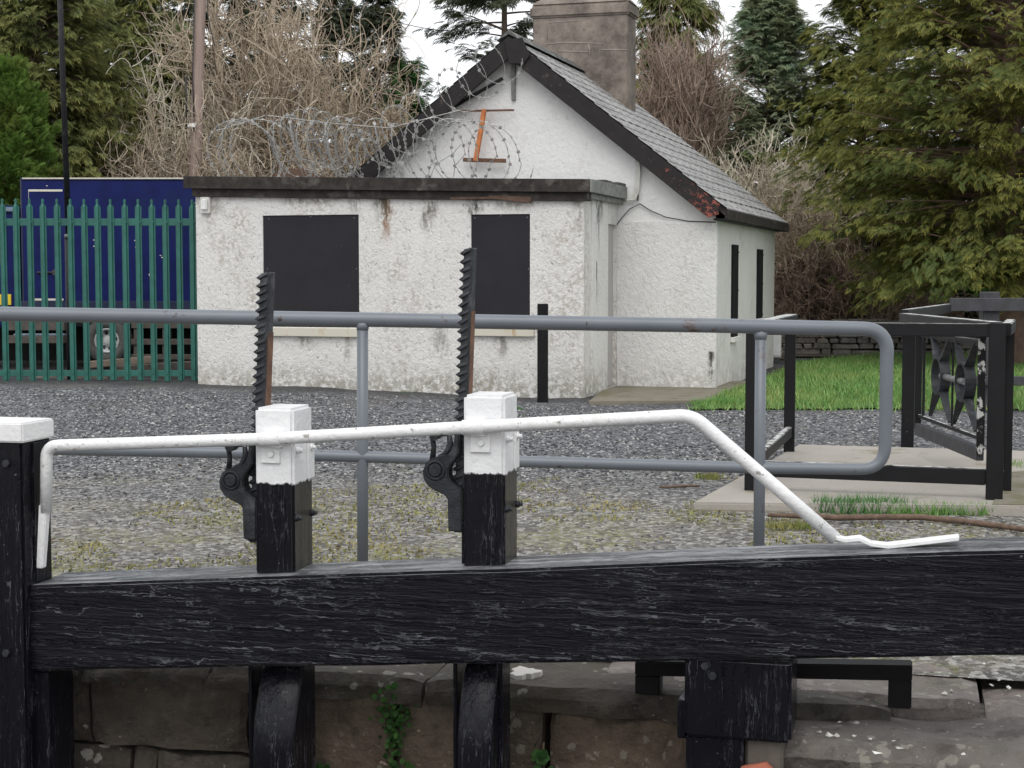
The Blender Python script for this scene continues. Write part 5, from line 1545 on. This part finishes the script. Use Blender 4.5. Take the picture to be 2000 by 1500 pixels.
# white meter box at the far end of the side wall
q0, q1 = at(1496, 648, 25.6), at(1526, 702, 25.6)
mbx = thing('meter_box', 'white plastic meter cabinet on the ground behind the kissing gate post', 'cabinet', Frame(q0.x, 25.6, 0))
mb = MB(); mb.box((q0.x, 25.6, q1.z + .03), (q1.x, 26.0, q0.z)); build('cabinet_body', mb, M['off white plastic'], mbx, .01, 2, world=True)
mb = MB(); mb.box((q0.x + .02, 25.585, q1.z + .06), (q1.x - .02, 25.605, q0.z - .03)); build('cabinet_door', mb, M['white plastic'], mbx, .004, world=True)
mb = MB(); mb.box((q0.x + .01, 25.62, -.05), (q1.x - .01, 25.98, q1.z + .031)); build('plinth', mb, M['dark fence timber'], mbx, world=True)

# rubble wall behind the lawn
rb = thing('rubble_wall', 'low grey rubble stone wall behind the lawn under the trees', 'wall', Frame(at(1640, 680, 28.2).x, 28.2, 0))
mb = MB(); y = 28.0
for row in range(6):
    z0 = row * .10; x = at(1500, 690, y).x + random.uniform(-.2, 0)
    while x < 16:
        w = random.uniform(.16, .55); h = .10 + random.uniform(-.015, .03); d = random.uniform(-.035, .035)
        mb.hexa([(x + random.uniform(0,.02), y + d, z0), (x + w - .015, y + d + random.uniform(-.02,.02), z0), (x + w - .015, y + .35, z0), (x, y + .35, z0)],
                [(x + random.uniform(0,.03), y + d, z0 + h - .012), (x + w - random.uniform(.015,.04), y + d, z0 + h - .012 + random.uniform(-.015,.012)), (x + w - .015, y + .35, z0 + h), (x, y + .35, z0 + h)])
        x += w
build('stonework', mb, M['rubble stone'], rb, .012, world=True)
mb = MB(); q = at(1850, 566, 30); mb.box((q.x - .33, 30, 0), (q.x + .33, 30.4, q.z + .22)); props(build('gate_pier', mb, M['rubble stone'], None, .03, 2), 'pale stone pier half hidden by ivy under the dark conifer', 'pier')

# ================================================================== TREES AND SHRUBS
RNG = np.random.default_rng(33)
def frond_template(k=7):
    """a flat feathery spray along +x, about one unit long: slender paired leaflets"""
    V = []; Fc = []; T = []
    def leaf(p, d, L, w, t0, t1):
        p = np.array(p, float); d = np.array(d, float); d /= np.linalg.norm(d)
        sd = np.array([-d[1], d[0], 0.0]); b = len(V); mid = p + d * L * .45 - np.array([0, 0, .02])
        V.extend([p, mid + sd * w * .5, p + d * L - np.array([0, 0, L * .18]), mid - sd * w * .5])
        T.extend([t0, (t0 + t1) / 2, t1, (t0 + t1) / 2])
        Fc.extend([(b, b + 1, b + 2), (b, b + 2, b + 3)])
    for i in range(k):
        x = .08 + .72 * i / k; L = .52 * (1 - .55 * i / k)
        for s in (-1, 1):
            leaf((x, 0, -.05 * x), (math.cos(.85), s * math.sin(.85), -.12 + .1 * (i % 2)), L, .078, .1 + .3 * i / k, .55 + .45 * i / k)
    leaf((.6, 0, -.06), (1, 0, -.3), .42, .09, .5, 1.0)
    return np.array(V), np.array(Fc), np.array(T)
FT = frond_template()
def place_fronds(P, D, S, droop, roll):
    """P positions, D outward directions, S sizes"""
    V0, F0, T0 = FT; n = len(P)
    x = D / np.linalg.norm(D, axis=1, keepdims=True)
    up = np.array([0, 0, 1.0]) + RNG.normal(size=(n, 3)) * roll
    y = np.cross(up, x); y /= np.linalg.norm(y, axis=1, keepdims=True) + 1e-9
    z = np.cross(x, y)
    V = V0[None] * S[:, None, None]
    W = P[:, None] + x[:, None] * V[..., :1] + y[:, None] * V[..., 1:2] + z[:, None] * V[..., 2:]
    W[..., 2] -= droop * V[..., 0] ** 2 / S[:, None]
    k = len(V0)
    return W.reshape(-1, 3), (F0[None] + np.arange(n)[:, None, None] * k).reshape(-1, 3), np.tile(T0, n)

def tubes(PTS, r0, r1, n=3):
    """many branches at once: PTS (B, m, 3)"""
    B, m, _ = PTS.shape
    T = np.gradient(PTS, axis=1); T /= np.linalg.norm(T, axis=2, keepdims=True) + 1e-9
    ref = np.where(np.abs(T[..., 2:]) < .9, np.array([0, 0, 1.0]), np.array([1.0, 0, 0]))
    a = np.cross(T, ref); a /= np.linalg.norm(a, axis=2, keepdims=True) + 1e-9
    b = np.cross(T, a)
    f = np.linspace(0, 1, m)[None, :, None]
    rad = r0[:, None, None] * (1 - f) + r1[:, None, None] * f
    ring = [PTS + (a * math.cos(2*math.pi*k/n) + b * math.sin(2*math.pi*k/n)) * rad for k in range(n)]
    V = np.stack(ring, 2).reshape(-1, 3)
    i, j, k = np.meshgrid(np.arange(B), np.arange(m - 1), np.arange(n), indexing='ij')
    base = (i * m + j) * n
    F = np.stack([base + k, base + (k + 1) % n, base + n + (k + 1) % n, base + n + k], -1).reshape(-1, 4)
    return V, F

def conifer(cx, Y, top_py, half_px, leaf, label, nbr=420, size=.30, dens=15, base_h=.4, shape=.85, droop=.35, tilt=.15, rough=.25, name='conifer_tree', bark='bark', lean=0.0, group=None, roll=.35, bottom_w=1.0, trunk_r=.16, cz=None):
    """conifer seen with its axis at cx px, its tip at top_py and half_px wide at the widest, Y metres away"""
    tip = at(cx, top_py, Y); x0 = tip.x; Ht = tip.z; Rm = half_px * Y / FPX
    t = thing(name, label, 'tree', Frame(x0, Y, 0), group=group)
    # trunk
    mb = MB(); m = 9
    mb.tube([(lean * (i/m) ** 2, 0, -.2 + (Ht * .97 + .2) * i / m) for i in range(m + 1)], [trunk_r * (1 - .9 * i / m) for i in range(m + 1)], 10)
    build('trunk', mb, M[bark], t)
    hs = base_h + (Ht - base_h) * (1 - np.sqrt(RNG.random(nbr)))  if shape > 0.99 else base_h + (Ht * .985 - base_h) * RNG.random(nbr) ** 1.15
    u = (hs - base_h) / (Ht - base_h)
    rad = Rm * (1 - u ** 1.25) ** shape * np.minimum(1, bottom_w + (1 - bottom_w) * u * 4)
    az = RNG.uniform(0, 2 * np.pi, nbr)
    lob = 1 + rough * np.sin(az * 3 + hs * 1.7) * .6 + RNG.normal(size=nbr) * rough * .55
    Lb = np.maximum(.25, rad * np.clip(lob, .45, 1.45))
    el = tilt + RNG.normal(size=nbr) * .14 + .55 * u
    m = 7; f = np.linspace(0, 1, m)
    dirx = np.cos(az) * np.cos(el); diry = np.sin(az) * np.cos(el); dirz = np.sin(el)
    PT = np.zeros((nbr, m, 3))
    PT[..., 0] = lean * (hs[:, None] / Ht) ** 2 + dirx[:, None] * Lb[:, None] * f
    PT[..., 1] = diry[:, None] * Lb[:, None] * f
    PT[..., 2] = hs[:, None] + dirz[:, None] * Lb[:, None] * f - droop * .35 * Lb[:, None] * f ** 2
    V, F = tubes(PT[:, :5], np.full(nbr, .016) + .005 * Lb, np.full(nbr, .007), 4)
    np_mesh('limbs', V, F, M[bark], t, k=4)
    # fronds on the outer part of each limb
    N = nbr * dens
    bi = RNG.integers(0, nbr, N); s = .22 + .80 * RNG.random(N) ** .75
    q = np.clip(s, 0, 1) * (m - 1); i0 = np.minimum(q.astype(int), m - 2); fr = (q - i0)[:, None]
    P = PT[bi, i0] * (1 - fr) + PT[bi, i0 + 1] * fr
    out = PT[bi, i0 + 1] - PT[bi, i0]; out /= np.linalg.norm(out, axis=1, keepdims=True)
    side = np.cross(out, [0, 0, 1.0]); side /= np.linalg.norm(side, axis=1, keepdims=True) + 1e-9
    sp = RNG.normal(size=(N, 1)) * .75
    D = out + side * sp + np.array([0, 0, 1.0]) * (RNG.normal(size=(N, 1)) * .22 - .05)
    P = P + side * RNG.normal(size=(N, 1)) * .10 * Rm * .5 + np.array([0, 0, 1]) * RNG.normal(size=(N, 1)) * .06
    S = size * RNG.uniform(.6, 1.25, N) * (1.15 - .3 * s)
    V, F, T = place_fronds(P, D, S, droop, roll)
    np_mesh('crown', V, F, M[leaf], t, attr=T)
    return t

def bare_shrub(cx, Y, base_py, top_py, half_px, mat, label, n0=26, n1=14, n2=7, thick=.030, curl=.6, up=.7, name='bare_shrub', cat='shrub', spread=.9, seed=1, lean=0.0, tip=.0045, group=None):
    rg = np.random.default_rng(seed)
    c = at(cx, 700, Y); zt = at(cx, top_py, Y).z; zb = max(0.0, at(cx, base_py, Y).z); Wd = half_px * Y / FPX; Hh = zt - zb
    t = thing(name, label, cat, Frame(c.x, Y, 0), group=group)
    m = 8
    def grow(P0, D0, L, jit, upw):
        n = len(P0); pts = [P0]; d = D0 / np.linalg.norm(D0, axis=1, keepdims=True)
        wob = rg.normal(size=(n, 3)) * jit
        for i in range(m - 1):
            wob = wob * .6 + rg.normal(size=(n, 3)) * jit * .8
            d = d + wob * .35 + np.array([0, 0, upw * .16]); d /= np.linalg.norm(d, axis=1, keepdims=True)
            pts.append(pts[-1] + d * L[:, None] / (m - 1))
        return np.stack(pts, 1)
    a = rg.uniform(0, 2*np.pi, n0); rr = np.sqrt(rg.random(n0))
    P0 = np.stack([np.cos(a) * rr * Wd * .55, np.sin(a) * rr * Wd * .4, np.full(n0, zb)], -1)
    D0 = np.stack([np.cos(a) * rr * spread * Wd / Hh * 1.1 + lean, np.sin(a) * rr * spread * .6, np.ones(n0)], -1)
    A = grow(P0, D0, Hh * rg.uniform(.55, 1.0, n0), curl * .45, up * .4)
    parts = [(A, np.full(n0, thick), np.full(n0, thick * .35))]
    def children(PAR, k, L, r, jit, upw, rnd):
        n = len(PAR) * k; pi = np.repeat(np.arange(len(PAR)), k)
        s = (.18 + .8 * rg.random(n)) * (m - 1); i0 = np.minimum(s.astype(int), m - 2); f = (s - i0)[:, None]
        P = PAR[pi, i0] * (1 - f) + PAR[pi, i0 + 1] * f
        d = PAR[pi, i0 + 1] - PAR[pi, i0]; d /= np.linalg.norm(d, axis=1, keepdims=True)
        d = d + rg.normal(size=(n, 3)) * rnd
        C = grow(P, d, L * rg.uniform(.45, 1.2, n), jit, upw)
        parts.append((C, np.full(n, r), np.full(n, max(tip, r * .4)))); return C
    Bc = children(A, n1, Hh * .42, thick * .42, curl, up, .75)
    Cc = children(Bc, n2, Hh * .20, thick * .27, curl * 1.2, up, .8)
    allp = np.concatenate([p[0].reshape(-1, 3) for p in parts])
    kz = Hh / max(.1, np.percentile(allp[:, 2] - zb, 99.3)); kx = Wd / np.percentile(np.abs(allp[:, 0]), 94); ky = min(kx, 1.2)
    for P, _, _ in parts:
        P[..., 2] = zb + (P[..., 2] - zb) * kz; P[..., 0] *= kx; P[..., 1] *= ky
    Vs, Fs, o = [], [], 0
    for P, r0, r1 in parts[1:]:
        V, F = tubes(P, r0, r1, 3); Vs.append(V); Fs.append(F + o); o += len(V)
    np_mesh('twigs', np.concatenate(Vs), np.concatenate(Fs), M[mat], t, k=4)
    V, F = tubes(*parts[0], 5); np_mesh('stems', V, F, M[mat], t, k=4)
    return t

def leafy(cx, cy, Y, rx_px, ry_px, leaf, label, n=5000, size=(.035, .08), name='leafy_shrub', cat='shrub', seed=3, clumps=28, stem=True, depth=.6):
    rg = np.random.default_rng(seed)
    c = at(cx, cy, Y); rx, rz_ = rx_px * Y / FPX, ry_px * Y / FPX
    t = thing(name, label, cat, Frame(c.x, Y, 0))
    K = rg.normal(size=(clumps, 3)); K /= np.linalg.norm(K, axis=1, keepdims=True); K *= rg.random((clumps, 1)) ** .4
    K = K * np.array([rx, rx * depth, rz_]) + np.array([c.x, Y, c.z])
    i = rg.integers(0, clumps, n); P = K[i] + rg.normal(size=(n, 3)) * np.array([rx, rx * depth, rz_]) * .17
    P = P[P[:, 2] > .02]
    I = WM[t.name].I
    P = P - np.array([c.x, Y, 0])
    leaf_patch('leaves', P, size, M[leaf], (0, -.3, .6), t)
    PT = np.zeros((clumps, 6, 3)); f = np.linspace(0, 1, 6)
    E = K - np.array([c.x, Y, 0]); PT[..., 0] = E[:, None, 0] * (f ** 1.3); PT[..., 1] = E[:, None, 1] * (f ** 1.3); PT[..., 2] = E[:, None, 2] * f
    V, F = tubes(PT, np.full(clumps, .02), np.full(clumps, .006), 4); np_mesh('stems', V, F, M['bark'], t, k=4)
    return t

# ---- right-hand side
conifer(1985, 25.0, -330, 395, 'golden cypress leaf', 'large golden green cypress with layered drooping sprays filling the right of the view', 640, .20, 62, 1.4, .5, .35, .05, .30, trunk_r=.30, bark='reddish bark', name='cypress_tree', bottom_w=.8)
conifer(1505, 33, -30, 215, 'grey cypress leaf', 'grey green pointed cypress standing behind the bare hedge right of the roof', 560, .27, 32, .8, .75, .30, .30, .22, name='cypress_tree')
conifer(1690, 32, -220, 140, 'golden cypress leaf', 'olive cypress between the pointed grey cypress and the large golden cypress', 420, .30, 26, 1.2, .5, .40, .15, .25, name='cypress_tree')
conifer(1325, 38, -300, 105, 'olive cypress leaf', 'tall dark columnar conifer just right of the chimney behind the brown bare tree', 420, .34, 24, 1.5, .5, .5, -.05, .15, name='conifer_tree')
conifer(2120, 31, -250, 250, 'dark spruce leaf', 'dark conifer at the right edge behind the golden cypress', 300, .36, 18, 1.0, .6, .4, 0, .25)
conifer(1850, 36, -200, 230, 'dark spruce leaf', 'dark conifer deep behind the golden cypress, seen through its gaps', 300, .42, 18, .3, .5, .4, 0, .2)
bare_shrub(1322, 31, 450, 60, 85, 'brown twig', 'brown leafless tree with upright pale twigs beside the chimney', 24, 20, 7, .034, .45, 1.0, 'bare_tree', 'tree', .7, 5)
bare_shrub(1478, 29.5, 480, 255, 120, 'pale lichen twig', 'pale lichen covered bare shrub with upright stems beyond the slate roof', 26, 8, 4, .032, .4, 1.1, seed=6)
bare_shrub(1560, 29, 560, 340, 80, 'beige twig', 'low beige twiggy shrub below the grey green cypress', 20, 11, 5, .022, .7, .5, seed=7)
bare_shrub(1600, 28.9, 690, 430, 105, 'bramble twig', 'dark reddish tangle of brambles beside the end of the cottage', 30, 15, 6, .020, 1.0, -.3, 'bramble', 'shrub', 1.2, 8)
bare_shrub(1750, 29.3, 690, 480, 120, 'bramble twig', 'tangled brown bramble heap beneath the golden cypress', 28, 14, 6, .020, 1.0, -.2, 'bramble', 'shrub', 1.2, 9)
bare_shrub(1735, 28.7, 660, 500, 55, 'beige twig', 'thin upright bare sapling stems growing over the rubble wall', 10, 6, 3, .018, .5, .8, seed=10)
leafy(1845, 570, 29.6, 75, 60, 'ivy leaf', 'ivy clad bush with small pale leaves around the stone pier', 3200, seed=4)
leafy(1600, 590, 29.8, 110, 60, 'brown hedge leaf', 'dark brown hedge behind the brambles at the end of the cottage', 5200, (.04, .09), 'hedge', 'hedge', 11)
leafy(1760, 600, 30.4, 170, 75, 'brown hedge leaf', 'dark brown hedge in the shade below the golden cypress', 7000, (.04, .09), 'hedge', 'hedge', 12)
leafy(2010, 610, 30.0, 170, 70, 'dark spruce leaf', 'dark evergreen undergrowth behind the timber fence at the right edge', 6000, (.04, .09), 'hedge', 'hedge', 13)
# ---- behind the cottage
conifer(985, 40, -420, 190, 'dark spruce leaf', 'dark spruce with tiered flat boughs rising behind the gable apex', 150, .40, 30, 2.6, .8, .25, -.02, .3, name='spruce_tree', roll=.15)
conifer(738, 38, -60, 85, 'dark spruce leaf', 'slim dark evergreen behind the tall bare tree left of the gable', 300, .32, 20, 1.2, .6, .4, .1, .4)
conifer(655, 36, -110, 85, 'dark spruce leaf', 'dark evergreen half hidden inside the tall beige leafless tree', 320, .30, 20, .6, .6, .4, .1, .3)
conifer(800, 35, 120, 85, 'ivy leaf', 'ivy covered trunk with loose green foliage left of the gable', 260, .22, 18, .6, .45, .5, .2, .45, name='ivy_clad_tree')
conifer(520, 44, -320, 120, 'dark spruce leaf', 'tall dark conifer behind the bare tree and the telegraph pole', 340, .40, 20, 1.0, .5, .4, .05, .25)
bare_shrub(575, 29.5, 440, -60, 185, 'beige twig', 'tall beige leafless tree with curling twigs left of the gable', 24, 15, 7, .034, .7, .7, 'bare_tree', 'tree', .9, 14, .0)
bare_shrub(745, 31, 400, 150, 90, 'beige twig', 'beige twiggy bush rising just left of the gable verge', 18, 12, 5, .026, .8, .5, seed=15)
bare_shrub(400, 28.6, 520, 90, 150, 'pale lichen twig', 'sprawling bare bush with hooked pale twig ends beside the telegraph pole', 18, 8, 5, .030, .9, .3, seed=16, spread=1.1)
bare_shrub(330, 27.6, 560, 220, 140, 'beige twig', 'dense low beige twig thicket above the lorry roof', 36, 16, 6, .022, 1.0, .0, 'thicket', 'shrub', 1.2, 17)
bare_shrub(560, 28, 520, 245, 170, 'beige twig', 'low beige thicket behind the razor wire coil', 26, 13, 6, .022, .9, .2, 'thicket', 'shrub', 1.1, 18)
# ---- left
conifer(60, 27.5, -260, 215, 'olive cypress leaf', 'broad yellowish green cypress at the upper left behind the lamp post', 520, .24, 36, 1.8, .55, .40, .05, .25, name='cypress_tree', bottom_w=.8)
conifer(20, 25.5, 150, 165, 'bright thuja leaf', 'bright green rounded thuja in front of the yellowish cypress at the left edge', 460, .20, 30, .3, .5, .05, .65, .16, name='thuja_tree', roll=.8)
conifer(270, 33, -300, 140, 'olive cypress leaf', 'dull olive conifer between the lamp post and the telegraph pole', 360, .32, 26, 1.0, .55, .45, .05, .25)
conifer(415, 37, -330, 150, 'dark spruce leaf', 'tall dull green conifer behind the telegraph pole', 360, .36, 22, 1.0, .5, .4, .1, .25)
conifer(180, 36, -200, 190, 'dark spruce leaf', 'dark shaded conifer in the gap behind the yellowish cypress', 320, .40, 20, .3, .5, .4, .0, .2)
leafy(190, 300, 29, 80, 55, 'dark spruce leaf', 'small dark evergreen shrub right of the bright thuja', 3000, (.04, .09), seed=19)
# the far wood closes the view at the ground
rg = np.random.default_rng(77)
P = np.stack([rg.uniform(-40, 46, 26000), rg.uniform(48, 54, 26000), rg.random(26000) ** 1.4 * 3.8], -1)
P[:, 2] *= .55 + .6 * vnoise(P[:, 0] * .35, P[:, 1] * .2, 8)
D = np.stack([rg.normal(size=26000), -np.abs(rg.normal(size=26000)), rg.normal(size=26000) * .4 + .2], -1)
V, F, T = place_fronds(P, D, rg.uniform(.4, .8, 26000), .3, .5)
props(np_mesh('distant_wood', V, F, M['dark spruce leaf'], attr=T), kind='stuff')
